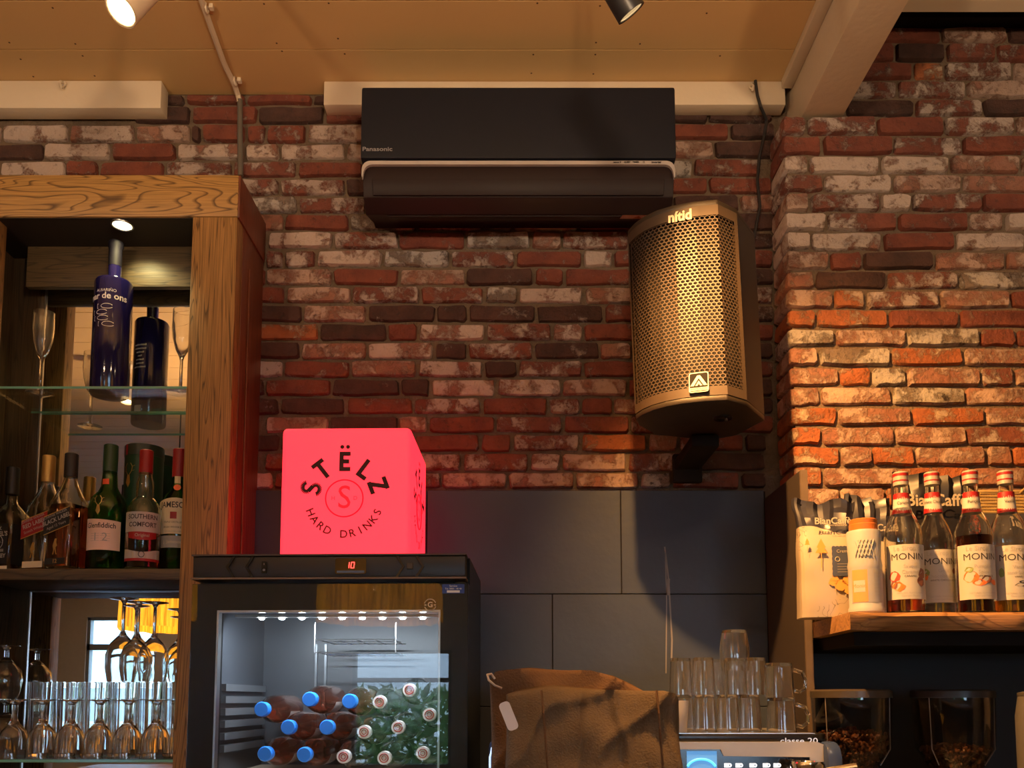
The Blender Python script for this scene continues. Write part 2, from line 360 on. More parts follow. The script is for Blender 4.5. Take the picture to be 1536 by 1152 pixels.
ROWS = [
 (140, 157.3, [190, 277, 369, 469, 530], 'drrd'),
 (157.3, 185, [200, 286, 386, 487, 560], 'drdm'),
 (185, 213.6, [1, 102, 202, 285, 302, 368, 398, 460, 560], 'wwpdrrrw'),
 (213.6, 239.8, [-35, 65, 166, 264, 366, 420, 518, 600], 'dwrwwww'),
 (239.8, 265.7, [-2, 98, 148, 247, 348, 445, 545], 'wrrmmr'),
 (265.7, 293, [320, 418, 518, 580], 'mmd'),
 (293, 319.5, [346, 446, 550], 'gm'),
 (319.5, 345.7, [346, 425, 524, 624, 724, 769, 868, 965], 'prgmwwr'),
 (345.7, 373.4, [380, 400, 499, 598, 697, 796, 843, 945, 990], 'wwmrgpmr'),
 (373.4, 400.7, [360, 396, 426, 474, 574, 675, 774, 874, 920, 990], 'dmmwgmrwr'),
 (400.7, 428.2, [370, 398, 498, 599, 698, 801, 846, 946, 990], 'rprpdrrd'),
 (428.2, 455, [360, 428, 527, 630, 727, 778, 876, 955, 990], 'rpmmgwpd'),
 (455, 483.3, [360, 453, 551, 654, 702, 804, 906, 990], 'dpddddr'),
 (483.3, 511.6, [376, 478, 581, 628, 728, 829, 875, 975], 'odrwmwr'),
 (511.6, 539, [360, 450, 551, 651, 701, 800, 900, 950, 990], 'dpwdmdpr'),
 (539, 566.5, [360, 424, 525, 626, 726, 776, 875, 955, 990], 'grpmdmro'),
 (566.5, 594.5, [370, 397, 497, 600, 646, 745, 843, 942, 990], 'drddwwpr'),
 (594.5, 621.8, [370, 419, 518, 620, 722, 823, 871, 920, 990], 'ddrmrmrp'),
 (621.8, 649.5, [396, 493, 597, 643, 744, 845, 945, 990], 'pdprmrr'),
 (649.5, 677.5, [370, 420, 520, 620, 721, 769, 871, 972, 1019, 1118, 1152], 'ddrrrmoprd'),
 (677.5, 706.8, [396, 495, 593, 693, 795, 842, 942, 1045, 1150], 'rdmmwpmd'),
 (706.8, 734, [370, 410, 460, 560, 662, 762, 862, 960, 1009, 1111, 1152], 'wmrmpppgmd'),
]
for y0, y1, j, k in ROWS: course(y0, y1, ([j[0] - 200, j[0] - 100] if j[0] < 5 else []) + j, ('rp' if j[0] < 5 else '') + k, YW, wall)
for y0, y1, j, k in [   # right of the air conditioner
 (157, 184, [990, 1063, 1160], 'dd'), (184, 209, [990, 1095, 1165], 'rd'), (209, 236.7, [970, 1072, 1165], 'pd'), (236.7, 264, [945, 1040, 1142], 'gr'), (264, 290, [960, 1063, 1160], 'rr'),
 (290, 317, [1010, 1110, 1165], 'dp'), (317, 345, [1060, 1165], 'd')] + [(a, b, [1045 + 40 * (i % 2), 1162], 'drdmdrdrddr'[i]) for i, (a, b) in enumerate(zip([345.7, 373.4, 400.7, 428.2, 455, 483.3, 511.6, 539, 566.5, 594.5, 621.8], [373.4, 400.7, 428.2, 455, 483.3, 511.6, 539, 566.5, 594.5, 621.8, 649.5]))]:
    course(y0, y1, j, k, YW, wall)
for y0, y1, j, k in [   # above the pier, right of the beam
 (39, 63.5, [1312, 1412, 1512, 1600], 'rpd'), (63.5, 91.8, [1245, 1343, 1420, 1496, 1560], 'rdmr'), (91.8, 119, [1270, 1371, 1417, 1520, 1600], 'romp'),
 (119, 147, [1245, 1347, 1451, 1551], 'mmp'), (147, 174, [1215, 1270, 1373, 1475, 1570], 'wdmd')]:
    course(y0, y1, j + [j[-1] + 100 * q for q in (1, 2, 3)], k + k[0] + k[1] + k[2], YW, wall)
PJ = [173, 202, 231.6, 259.5, 288, 317, 346, 375, 404.7, 433.3, 462.8, 491.4, 520, 549.3, 579, 608.5, 637.7, 667.6, 699, 730.6, 761, 791, 821, 851, 881, 911]
PR = [([1211, 1316, 1418, 1524, 1620], 'mmrmp'), ([1234, 1341, 1445, 1550], 'rrmr'), ([1214, 1322, 1425, 1532, 1600], 'wwwpp'), ([1236, 1340, 1445, 1552], 'mwpp'),
 ([1216, 1321, 1369, 1475, 1580], 'pmwmr'), ([1241, 1348, 1454, 1508, 1610], 'wmrpw'), ([1218, 1325, 1434, 1540], 'wwrw'), ([1245, 1295, 1403, 1510, 1600], 'prdpp'),
 ([1223, 1331, 1439, 1545], 'pdmg'), ([1250, 1300, 1410, 1517, 1600], 'pompr'), ([1225, 1333, 1441, 1550], 'oorr'), ([1253, 1360, 1471, 1525, 1600], 'gpgrr'),
 ([1229, 1337, 1446, 1555], 'pgop'), ([1260, 1309, 1360, 1472, 1523, 1600], 'pogpmp'), ([1232, 1339, 1449, 1555], 'ppgp'), ([1258, 1369, 1478, 1580], 'opop'),
 ([1233, 1343, 1451, 1560], 'oppm'), ([1261, 1310, 1373, 1481, 1520, 1600], 'opoppo'), ([1236, 1349, 1459, 1565], 'opop'), ([1262, 1329, 1435, 1545], 'ppop'),
 ([1238, 1345, 1455, 1560], 'pmop'), ([1264, 1372, 1480, 1580], 'oprp'), ([1240, 1347, 1456, 1560], 'prop'), ([1266, 1374, 1482, 1580], 'oppr'), ([1242, 1349, 1458, 1560], 'pomp')]
for i, (js, ks) in enumerate(PR):
    y0, y1 = PJ[i], PJ[i + 1]; corner = proj((XPL, YP, P(1180, (y0 + y1) / 2, YP).z))[0]
    j = [corner - GAP / 2] + js
    course(y0, y1, j[:2], ks[0], YP, pier, depth=0.118, gap=GAP)      # corner brick shows its end on the pier's left side
    course(y0, y1, j[1:] + [j[-1] + 108 * q for q in (1, 2, 3)], ks[1:] + ks[-1] + ks[1] + ks[2], YP, pier)      # goes on a little beyond the frame

# ------------------------------------------------------------------ structure: room shell, ceiling, beam, trims
XBM0 = P(1180, 150, YW).x                                 # left face of the white beam
struct('floor', MB().box(XL, XR, YB, YW + 0.1, -0.1, 0), wood('floor_oak', (0.20, 0.11, 0.05), (0.08, 0.04, 0.02), 'Y'))
struct('wall_left', MB().box(XL - 0.1, XL, YB, YW + 0.1, 0, ZHI + 0.1), M_WHITE)
struct('wall_side_right', MB().box(XR, XR + 0.1, YB, YW + 0.1, 0, ZHI + 0.1), M_WHITE)['label'] = 'plain cream side wall beyond the pier'
ceil = struct('ceiling', MB().box(XL, XBM0 + 0.02, YB, YW + 0.02, ZC + 0.015, ZC + 0.1), mat('ceiling_gap', (0.04, 0.025, 0.012), 0.9), 'tan painted board ceiling over the bar')
yj = [YW + 0.01, PZ(1100, 74.5, ZC).y, PZ(1100, 1, ZC).y]
while yj[-1] > YB: yj.append(yj[-1] - (yj[1] - yj[2]))
for i in range(len(yj) - 1):
    MB().box(XL, XBM0 - 0.03, yj[i + 1] + 0.0018, yj[i] - 0.0018, ZC, ZC + 0.016).build('plank', M_CEIL, ceil, smooth=0)
nm = mat('rusty_nail', (0.10, 0.05, 0.02), 0.8)
nb = MB()
rn = random.Random(5)
for px, py in [(14, 64), (113, 66), (124, 84), (31, 89), (50, 115), (142, 114), (79, 12), (396, 6), (493, 5), (415, 65), (423, 77), (507, 58), (517, 81), (806, 5), (900, 9), (894, 64), (800, 82), (893, 82), (797, 110), (890, 111), (960, 66), (1060, 20), (1080, 84)]:
    p = PZ(px, py, ZC - 0.0004); nb.cyl(p, p + Vector((0, 0, 0.002)), 0.0028, seg=6)
nb.build('nail_heads', nm, ceil)['kind'] = 'stuff'
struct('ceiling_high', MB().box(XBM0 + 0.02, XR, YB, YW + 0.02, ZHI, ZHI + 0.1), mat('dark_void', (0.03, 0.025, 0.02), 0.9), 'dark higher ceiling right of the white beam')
# white box sections against the wall
def boxsec(name, x0, x1, ytop, ymid, ybot, label, cut=False):
    zb = P(300, ybot, YW).z; yf = None
    d = ray(300, ymid); yf = (zb - CAMZ) / d.z * d.y
    a = P(x0, ybot, yf).x; b = P(x1, ybot, yf).x
    o = struct(name, MB().box(a, b, yf, YW - 0.001, zb, ZC - 0.001), M_WHITE, label, bevel=0.002); return yf
YT = boxsec('trim_1', -400, 240, 123, 162, 180, 'cream painted box section along the top of the brick wall above the oak cabinet')
boxsec('trim_2', 485, 1179, 119, 157, 174, 'cream painted box section behind the top of the air conditioner')
XB1 = XBM0; XB2 = P(1266, 160, YP).x
beam = struct('trim_3', MB().box(XB1, XB2, YB, YW + 0.01, ZPT + 0.001, ZHI), M_WHITE, 'cream painted ceiling beam resting on the brick pier', bevel=0.006)
MB().box(XB1 - 0.032, XB1 - 0.0005, YB, YT - 0.002, ZC - 0.028, ZC - 0.0005).build('cover_strip', M_WHITE, beam, bevel=0.003)
zf = P(1430, 18, 2.2).z
struct('trim_4', MB().box(XB2, XR, 2.16, 2.2, zf, ZHI), M_WHITE, 'cream board at the top right above the dark gap')
struct('trim_5', MB().box(XB2, XR, YW - 0.03, YW + 0.012, P(1430, 38, YW).z, ZHI), mat('black_steel', (0.01, 0.009, 0.009), 0.8), 'black steel lintel under the cream board at the top right')  # black box stands in for the shadow in the gap
# rear of the room: wall with two windows (seen only as reflections), hedge and awning outside
def win_wall(wins):
    xs = sorted(wins); x = XL; mb = MB(); 
    for a, b, z0, z1 in xs:
        mb.box(x, a, YB - 0.1, YB, 0, ZHI + 0.1); mb.box(a, b, YB - 0.1, YB, 0, z0); mb.box(a, b, YB - 0.1, YB, z1, ZHI + 0.1); x = b
    mb.box(x, XR, YB - 0.1, YB, 0, ZHI + 0.1); return mb
WINS = [(-4.27, -3.55, 0.9, 2.33), (-1.75, -0.85, 0.9, 1.95), (0.6, 2.2, 0.9, 2.1)]
struct('wall_front', win_wall(WINS), mat('taupe_paint', (0.60, 0.53, 0.46), 0.6), 'taupe wall behind the camera with windows')
for i, (a, b, z0, z1) in enumerate(WINS):
    w = struct('window_%d' % (i + 1), MB().box(a, b, YB - 0.06, YB - 0.05, z0, z1), pane('window_glass'), 'window in the rear wall, seen reflected')
    fr = MB(); t = 0.03
    fr.box(a, b, YB - 0.09, YB - 0.02, z0, z0 + t).box(a, b, YB - 0.09, YB - 0.02, z1 - t, z1).box(a, a + t, YB - 0.09, YB - 0.02, z0, z1).box(b - t, b, YB - 0.09, YB - 0.02, z0, z1).box(a, b, YB - 0.09, YB - 0.02, *((2.0, 2.06) if i == 0 else (1.66, 1.70)))
    fr.build('window_frame', mat('grey_frame', (0.25, 0.27, 0.29), 0.5), w)
struct('ground_outside', MB().box(-12, 12, -14, YB - 0.1, -0.1, 0), mat('paving', (0.35, 0.33, 0.30), 0.9), 'grey paving outside the rear windows')
# hedge and awning outside, seen in the fridge door and the mirror
hb = MB(); rh = random.Random(9)
for i in range(5200):
    x, z, y = rh.uniform(-3.2, 1.6), rh.uniform(0, 1.62), -5.6 + rh.uniform(-0.25, 0.25)
    L = rh.uniform(0.05, 0.13); a = rh.uniform(0, 6.28); t = rh.uniform(-0.6, 0.6)
    d = Vector((math.cos(a), t, math.sin(a))).normalized() * L; n = d.cross(Vector((rh.uniform(-1, 1), 1, rh.uniform(-1, 1)))).normalized() * L * 0.3
    c = Vector((x, y, z)); hb.add([c - d, c + n, c + d, c - n], [(0, 1, 2, 3)])
tag(hb.build('hedge', mat('hedge_leaf', (0.26, 0.50, 0.14), 0.5, var=0.5, scale=6), None, smooth=0), 'green leafy hedge outside the window, seen reflected in the fridge door', 'hedge', kind='stuff')
aw = thing('awning', 'pale blue awning outside the rear window, seen in the mirror', 'awning', (-4.6, -6.5, 0))
MB().box(-1.6, 1.6, -0.02, 0.02, 1.75, 2.9).build('valance', mat('awning_cloth', (0.55, 0.75, 0.85), 0.8, var=0.15, scale=3), aw)
MB().box(-1.6, 1.6, -0.04, 0.04, 1.66, 1.74).build('front_bar', M_STEEL, aw)
MB().box(-1.6, 1.6, -0.02, 0.02, 0.5, 1.65).build('side_screen', mat('screen_cloth', (0.45, 0.6, 0.75), 0.7, var=0.3, scale=2.5), aw)
for x in (-1.5, 1.5): MB().box(x - 0.03, x + 0.03, -0.03, 0.03, 0, 2.9).build('post', M_STEEL, aw)

# ------------------------------------------------------------------ pendant lamps with fringed shades (behind the camera, seen in mirror and fridge door)
M_SHADE = emit('lit_shade', (1.0, 0.42, 0.05), 1.1, (0.8, 0.4, 0.06)); M_FRINGE = emit('lit_fringe', (1.0, 0.45, 0.03), 0.9, (0.85, 0.5, 0.05))
def streaks(m, lo, hi):
    n, l = m.node_tree.nodes, m.node_tree.links; b = n['Principled BSDF']; tc = n.new('ShaderNodeTexCoord'); mp = n.new('ShaderNodeMapping'); mp.inputs['Scale'].default_value = (1, 1, 0.06); l.new(tc.outputs['Object'], mp.inputs[0])
    ns = n.new('ShaderNodeTexNoise'); ns.inputs['Scale'].default_value = 75; ns.inputs['Detail'].default_value = 3; l.new(mp.outputs[0], ns.inputs['Vector'])
    mr = n.new('ShaderNodeMapRange'); mr.inputs[1].default_value = 0.35; mr.inputs[2].default_value = 0.65; mr.inputs[3].default_value = lo; mr.inputs[4].default_value = hi; l.new(ns.outputs['Fac'], mr.inputs[0]); l.new(mr.outputs[0], b.inputs['Emission Strength'])
streaks(M_FRINGE, 0.35, 1.5)          # single threads of the lit fringe differ in brightness
K_BRASS = mat('brass', (0.55, 0.36, 0.12), 0.3, 0.9)
def pendant(x, y, zb, label):
    t = thing('pendant_lamp', label, 'lamp', (x, y, zb), 0, 'fringed pendant lamps')
    rings = []; NA = 96
    for r, z in ((0.30, 0.185), (0.285, 0.22), (0.24, 0.30), (0.17, 0.37), (0.10, 0.41), (0.05, 0.425)):
        rings.append([((r * (1 + 0.025 * math.cos(8 * a))) * math.cos(a), (r * (1 + 0.025 * math.cos(8 * a))) * math.sin(a), z + (0.03 * abs(math.sin(4 * a)) if z < 0.2 else 0)) for a in [2 * math.pi * j / NA for j in range(NA)]])
    MB().loft(rings, cap=False).build('shade', M_SHADE, t)
    fb = MB()
    for j in range(230):
        a = 2 * math.pi * j / 230; r = 0.30 * (1 + 0.025 * math.cos(8 * a)); zt = 0.185 + 0.03 * abs(math.sin(4 * a)); L = 0.165 + 0.025 * abs(math.sin(4 * a)) ** 2
        x0, y0 = r * math.cos(a), r * math.sin(a); fb.tube([(x0, y0, zt), (x0 * 1.012, y0 * 1.012, zt - L)], 0.0042, 4)
    f = fb.build('fringe', M_FRINGE, t, smooth=0); f['kind'] = 'stuff'
    MB().sphere((0, 0, 0.20), 0.035).build('bulb', emit('bulb', (1.0, 0.80, 0.55), 9), t)
    MB().cyl((0, 0, 0.23), (0, 0, ZC - zb), 0.004, seg=6).build('cord', M_BLACKM, t)
    point('pendant_light', (x, y, zb + 0.20), PEND_W, PEND_COL, 0.036, t)
pendant(-0.78, -0.5, 1.86, 'yellow fringed pendant lamp reflected in the fridge door')
pendant(-2.03, -0.5, 1.89, 'yellow fringed pendant lamp reflected in the cabinet mirror')
pendant(1.25, -0.7, 1.9, 'yellow fringed pendant lamp behind the camera, above the bar')
# unseen bowl uplights added above the bar to fill the ceiling and walls
for i, x in enumerate((-1.35, 0.1, 1.6)):
    t = thing('bowl_pendant', 'brass bowl pendant throwing light up at the ceiling, %s' % ('left of the camera', 'above the camera', 'right of the camera')[i], 'lamp', (x, 0.2, 2.35), 0, 'up-lighting bowl pendants')
    MB().lathe([(0.02, 0), (0.09, 0.02), (0.13, 0.08), (0.127, 0.08), (0.088, 0.025), (0.004, 0.006)], 32).build('bowl_shade', K_BRASS, t)
    MB().sphere((0, 0, 0.045), 0.02).build('bulb', emit('bulb', (1.0, 0.80, 0.55), 9), t)
    MB().cyl((0, 0, 0.0), (0, 0, ZC - 2.35), 0.005, seg=8).build('rod', K_BRASS, t)
    spot('uplight', (x, 0.2 - 0.03, 2.35 + 0.075), (x, 0.55, 3.2), UP_W, UP_COL, 165, 0.5, 0.05, t)
bc = thing('bar_counter', 'long wooden bar counter behind the camera', 'counter', (0, -0.5, 0))
MB().box(-2.6, 2.6, -0.85, -0.25, 1.05, 1.0995).build('worktop', M_OAKX, bc, True, bevel=0.004); MB().box(-2.5, 2.5, -0.75, -0.40, 0, 1.0495).build('front', M_OAKDZ, bc, True)

# ------------------------------------------------------------------ ceiling spots
M_LENS = emit('lamp_lens', (1.0, 0.66, 0.30), 22)
def spotlamp(label, lens, aim, w, col, size, body, name='ceiling_spotlight', r=0.033, L=0.13, blend=0.6, lens_m=M_LENS):
    lens = Vector(lens); d = (Vector(aim) - lens).normalized(); back = lens - d * L
    t = thing(name, label, 'spotlight', (back.x, back.y, ZC), 0, 'black and white ceiling spots')
    M = d.to_track_quat('-Z', 'Y').to_matrix().to_4x4()
    def loc(mb): return mb.xf(Matrix.Translation(lens) @ M)
    loc(MB().lathe([(r, 0), (r, L), (r * 0.9, L + 0.004), (0.0005, L + 0.004), (0.0005, L - 0.002), (r - 0.003, L - 0.003), (r - 0.003, 0)], 28, cap=False)).build('housing', body, t, world=True)
    loc(MB().lathe([(0.0004, 0.011), (r - 0.0045, 0.011), (r - 0.0045, 0.013), (0.0004, 0.013)], 24)).build('lens', lens_m, t, world=True)
    loc(MB().torus((0, 0, 0.002), r - 0.0025, 0.0022)).build('rim', body, t, world=True)
    MB().cyl(back + d * 0.04, (back.x, back.y, ZC - 0.001), 0.006, seg=10).build('stem', body, t, world=True)
    MB().lathe([(0.035, -0.02), (0.035, 0)], 24, (back.x, back.y, ZC - 0.0005)).build('ceiling_rose', body, t, world=True)
    spot('spot_light', lens + d * 0.004, lens + d, w, col, size, blend, 0.018, t)
    return t
YS = 1.45
klens = P(947, 20, YS); kaim = klens + Vector((0.60, 0.34, -0.78))
spotlamp('black ceiling spotlight aimed at the loudspeaker and brick pier', klens, kaim, KEY_W, KEY_COL, 104, M_BLACK, blend=1.0, r=0.027)
l2 = P(181, 16, 1.6); spotlamp('white ceiling spotlight shining down above the oak cabinet', l2, l2 + Vector((-0.28, -0.33, -0.80)), SPOT_W, SPOT_COL, 100, M_WHITE, blend=0.8)
for i, (x, y, ax, ay) in enumerate([(-0.7, 0.35, -0.7, 0.9), (0.75, 0.2, 0.6, 0.9), (-2.0, 0.3, -2.0, 0.9)]):
    spotlamp(['white ceiling spotlight behind the camera, middle of three', 'white ceiling spotlight behind the camera, nearest the beam', 'white ceiling spotlight behind the camera, farthest from the beam'][i],
             (x, y, ZC - 0.22), (ax, ay, 0.0), ROOM_W, ROOM_COL, 120, M_WHITE, blend=0.9)  # unseen spots added as warm fill for the room

for x, lb in ((-2.7, 'left'), (-0.4, 'right')): spotlamp('white ceiling spotlight aimed at the rear wall, on the %s' % lb, (x, -2.3, ZC - 0.2), (x, YB, 1.2), 30, ROOM_COL, 120, M_WHITE, blend=0.9)  # unseen spots added so the reflected rear wall looks brighter
# ------------------------------------------------------------------ conduit, hooks, cables
cz = ZC - 0.008
cp = [PZ(292, -40, cz), PZ(302, 0, cz), PZ(318, 45, cz), PZ(336, 95, cz), PZ(352, 128, cz)]
cd = thing('conduit', 'cable conduit running over the ceiling and down the brick wall to the cabinet', 'conduit', cp[-1])
yq = YW - 0.012
MB().tube(cp + [P(357, 143, yq), P(359.5, 153, yq)], 0.0075).build('ceiling_run', M_WHITE, cd, world=True)
MB().tube([P(360, 150, yq), P(360, 200, yq), P(361, 264, yq)], 0.0078).build('wall_run', mat('conduit_grey', (0.12, 0.105, 0.085), 0.6), cd, world=True)
for px, py in ((310, 12), (353, 122)):
    p = PZ(px, py, cz); MB().torus(p, 0.011, 0.003, 'X', 12, 6).obox((p.x + 0.012, p.y, p.z + 0.003), (0.01, 0.012, 0.012)).build('clip', M_WHITE, cd, world=True)
def hook(px, py, label):
    p = P(px, py, YT - 0.002); h = tag(MB().tube([p + Vector((0, 0.0, 0)), p + Vector((0, -0.010, 0.001)), p + Vector((0, -0.018, -0.003)), p + Vector((0, -0.021, -0.011)), p + Vector((0, -0.014, -0.018)), p + Vector((0, -0.007, -0.013))], 0.0035, 8).torus((p.x, p.y - 0.003, p.z), 0.006, 0.003, 'Y', 12, 6).build('cup_hook', M_WHITE, None), label, 'hook')
hook(96, 127, 'small cream cup hook above the oak cabinet'); hook(1127, 131, 'small cream cup hook beside the black cable')
tag(MB().tube([P(1133, 121, YT - 0.01), P(1136, 143, YT - 0.01), P(1141, 160, YT - 0.008), P(1150, 181, YW - 0.03), P(1146, 205, YW - 0.03), P(1139, 235, YW - 0.03), P(1136, 270, YW - 0.03), P(1140, 310, YW - 0.05), P(1132, 350, YW - 0.06), P(1115, 420, YW - 0.05)], 0.0045, 8).build('speaker_cable', M_BLACK, None), 'black cable hanging from the ceiling down to the loudspeaker', 'cable')

# ------------------------------------------------------------------ air conditioner
acx0, acx1 = 541.5, 1013.5; YA = 2.135
zt = P(770, 128, YA).z; zs = P(770, 240, YA).z; zb = P(770, 335, YW - 0.03).z; z2 = P(770, 300, YA + 0.05).z
ac = thing('air_conditioner', 'black wall-mounted air conditioner with a pale strip across its front', 'air conditioner', (P(777, 200, YW).x, YW, zb))
X0, X1 = P(541.5, 190, YA).x, P(1013.5, 190, YA).x
M_AC = mat('ac_graphite', (0.011, 0.0125, 0.019), 0.5, spec=0.2); M_ACD = mat('ac_lower', (0.017, 0.009, 0.009), 0.5, spec=0.22)
def extr(prof, xa, xb, mb=None):
    mb = mb or MB(); return mb.loft([[(xa, y, z) for y, z in prof], [(xb, y, z) for y, z in prof]])
roll = lambda o: o
extr([(YW - 0.002, zt - 0.01), (YA + 0.03, zt), (YA + 0.008, zt), (YA, zt - 0.008), (YA, zs + 0.006), (YA + 0.012, zs + 0.004), (YW - 0.002, zs + 0.004)], X0, X1).build('front_panel', M_AC, ac, True, bevel=0.004)
low = [(YW - 0.002, zs + 0.003), (YA + 0.014, zs + 0.003), (YA + 0.012, zs - 0.02), (YA + 0.016, zs - 0.05), (YA + 0.03, zs - 0.085), (YA + 0.07, zs - 0.11), (YW - 0.03, zb), (YW - 0.002, zb)]
extr(low, X0 + 0.004, X1 - 0.004).build('lower_body', M_ACD, ac, True, bevel=0.003)
# louvre flap with thin outline, pale strip and its turned-down ends
fl = extr([(YA + 0.008, zs - 0.046), (YA + 0.0135, zs - 0.046), (YA + 0.027, zs - 0.082), (YA + 0.022, zs - 0.084)], X0 + 0.03, X1 - 0.03); fl.build('louvre', M_ACD, ac, True, bevel=0.002)
A_, B_ = Vector((YA + 0.07, zs - 0.11)), Vector((YW - 0.03, zb)); nA = Vector((B_.y - A_.y, -(B_.x - A_.x))).normalized()
if nA.y > 0: nA = -nA
def under(t, off): q = A_ + (B_ - A_) * t + nA * off; return (q.x, q.y)
extr([under(0.04, 0.003), under(0.55, 0.003), under(0.55, -0.003), under(0.04, -0.003)], X0 + 0.06, X1 - 0.06).build('louvre', M_ACD, ac, True, bevel=0.001)
st = []; w2 = (X1 - X0) / 2; cx = (X0 + X1) / 2; r = 0.022
out = [(-w2 + 0.003, -0.045), (-w2 + 0.003, -r)] + [(-w2 + 0.003 + r - r * math.cos(R(a)), -r + r * math.sin(R(a))) for a in (25, 50, 70, 90)]
out = out + [(-x, z) for x, z in reversed(out)]
inn = [(-w2 + 0.006, -0.045), (-w2 + 0.008, -r - 0.008)] + [(-w2 + 0.009 + r - r * math.cos(R(a)), -r - 0.008 + (r - 0.002) * math.sin(R(a))) for a in (25, 50, 70, 90)]
inn = inn + [(-x, z) for x, z in reversed(inn)]
mbs = MB(); n_ = len(out)
mbs.loft([[(cx + x, YA + 0.003, zs + z) for x, z in out], [(cx + x, YA + 0.003, zs + z) for x, z in inn], [(cx + x, YA + 0.014, zs + z) for x, z in inn], [(cx + x, YA + 0.014, zs + z) for x, z in out]], cap=False, close=False)
mbs.build('pale_strip', mat('pale_strip', (0.40, 0.36, 0.34), 0.5), ac, True)
ML = mat('grey_print', (0.22, 0.22, 0.24), 0.5)
o = ac.location
text('Panasonic', 0.016, ML, ac, Vector((P(566, 224, YA).x, YA - 0.0008, P(566, 224, YA).z)) - o, bold=0.0003, sx=1.25)
for px, tx in ((926, 'nanoe X'), (941, 'QUIET'), (954, 'TIMER'), (966, 'O'), (985, 'inverter')):
    text(tx, 0.006 if px < 980 else 0.008, M_BLACKM, ac, Vector((P(px, 243, YA).x, YA + 0.0022, zs - 0.0045)) - o, bold=0.0003)
xs_ = P(953, 319, YA + 0.12).x; ts_ = min((abs(proj((xs_, *under(k_ / 100, 0)))[1] - 319), k_ / 100) for k_ in range(100))[1]
e0, e1 = under(ts_ - 0.16, 0.0036), under(ts_ + 0.26, 0.0036); pz_ = Vector((xs_, (e0[0] + e1[0]) / 2, (e0[1] + e1[1]) / 2))
MB().add([(xs_ - 0.045, *e0), (xs_ + 0.045, *e0), (xs_ + 0.045, *e1), (xs_ - 0.045, *e1)], [(0, 1, 2, 3)]).build('warning_sticker', mat('sticker', (0.62, 0.50, 0.42), 0.6), ac, True, smooth=0)
e0, e1 = under(ts_ - 0.10, 0.0042), under(ts_ + 0.20, 0.0042)
MB().add([(xs_ - 0.013, *e1), (xs_ + 0.013, *e1), (xs_, *e0)], [(0, 1, 2)]).build('warning_triangle', mat('warn', (0.45, 0.16, 0.05), 0.6), ac, True, smooth=0)
text('R32', 0.009, mat('warn', (0.45, 0.16, 0.05)), ac, Vector((pz_.x + 0.03, pz_.y - 0.004, pz_.z - 0.004)) - o); text('!', 0.009, M_BLACKM, ac, Vector((pz_.x, pz_.y - 0.004, pz_.z - 0.004)) - o)

# ------------------------------------------------------------------ loudspeaker
bot = [(.3095, 2.11), (.322, 2.074), (.341, 2.043), (.369, 2.016), (.4047, 1.995), (.452, 1.979), (.5046, 1.97), (.561, 2.010), (.635, 2.12), (.5955, 2.244), (.534, 2.29), (.380, 2.237), (.325, 2.16)]
KS = 0.955; bot = [(x * KS, y * KS) for x, y in bot]
zb_ = P(1101, 600, 1.97 * KS).z; zt_ = P(1085, 298, 1.965 * KS).z; H = zt_ - zb_
lean = Vector((-0.014, -0.004))
sp = thing('loudspeaker', 'dark faceted loudspeaker with a metal grille mounted in the corner beside the pier', 'loudspeaker', (0.48 * KS, 2.12 * KS, zb_))
M_SPK = mat('speaker_paint', (0.028, 0.021, 0.016), 0.45, bump=0.15, bscale=600); M_GRL = mat('grille_metal', (0.062, 0.043, 0.031), 0.5, 0.1)
cxy = Vector((0.47, 2.12)) * KS
def inset(poly, d):
    return [tuple(Vector(p) + (cxy - Vector(p)).normalized() * d) for p in poly]
def lz(p, z): f = (z - zb_) / H; return (p[0] + lean.x * f, p[1] + lean.y * f, z)
body = inset(bot, 0.012)
MB().loft([[lz(p, z) for p in body] for z in (zb_ + 0.012, zt_ - 0.012)]).build('cabinet', M_BLACKM, sp, True)
for za, zc_ in ((zb_, zb_ + 0.014), (zt_ - 0.014, zt_)):
    MB().loft([[lz(p, z) for p in bot] for z in (za, zc_)]).build('end_cap', M_SPK, sp, True, bevel=0.003)
side = [bot[7], bot[8], bot[9], bot[10], bot[11], bot[12], bot[0]]
sin = inset(side, 0.012); 
mbp = MB(); mbp.loft([[lz(p, zb_ + 0.013) for p in side], [lz(p, zt_ - 0.013) for p in side], [lz(p, zt_ - 0.013) for p in sin], [lz(p, zb_ + 0.013) for p in sin]], cap=False, close=False)
mbp.build('side_panel', M_SPK, sp, True, smooth=20)
# front outline path with arc length, for the grille
path = [Vector(p) for p in bot[:8]]; acc = [0]
for a, b in zip(path, path[1:]): acc.append(acc[-1] + (b - a).length)
def fp(u, v):      # point of the front at arc length u, height v above the lower cap
    u = min(max(u, 0), acc[-1])
    for i in range(len(path) - 1):
        if u <= acc[i + 1] + 1e-9: break
    t = (u - acc[i]) / (acc[i + 1] - acc[i]); p = path[i].lerp(path[i + 1], t); return lz(p, zb_ + v)
gb = MB(); pu, pv = 0.0112, 0.0076; v0, v1 = 0.03, H - 0.035; u0, u1 = 0.004, acc[-1] - 0.010
nr = int((v1 - v0) / pv); nc = int((u1 - u0) / pu)
corner_u = acc[6]
for j in range(nr):
    for i in range(nc):
        cu, cv = u0 + (i + 0.5 + 0.5 * (j % 2)) * pu, v0 + (j + 0.5) * pv
        if cu > u1 - pu * 0.4: continue
        hx = [(0, 2 / 3 * pv), (pu / 2, pv / 3), (pu / 2, -pv / 3), (0, -2 / 3 * pv), (-pu / 2, -pv / 3), (-pu / 2, pv / 3)]
        vs = [fp(cu + a, cv + b) for a, b in hx] + [fp(cu + a * 0.78, cv + b * 0.74) for a, b in hx]
        gb.add(vs, [(k, (k + 1) % 6, 6 + (k + 1) % 6, 6 + k) for k in range(6)])
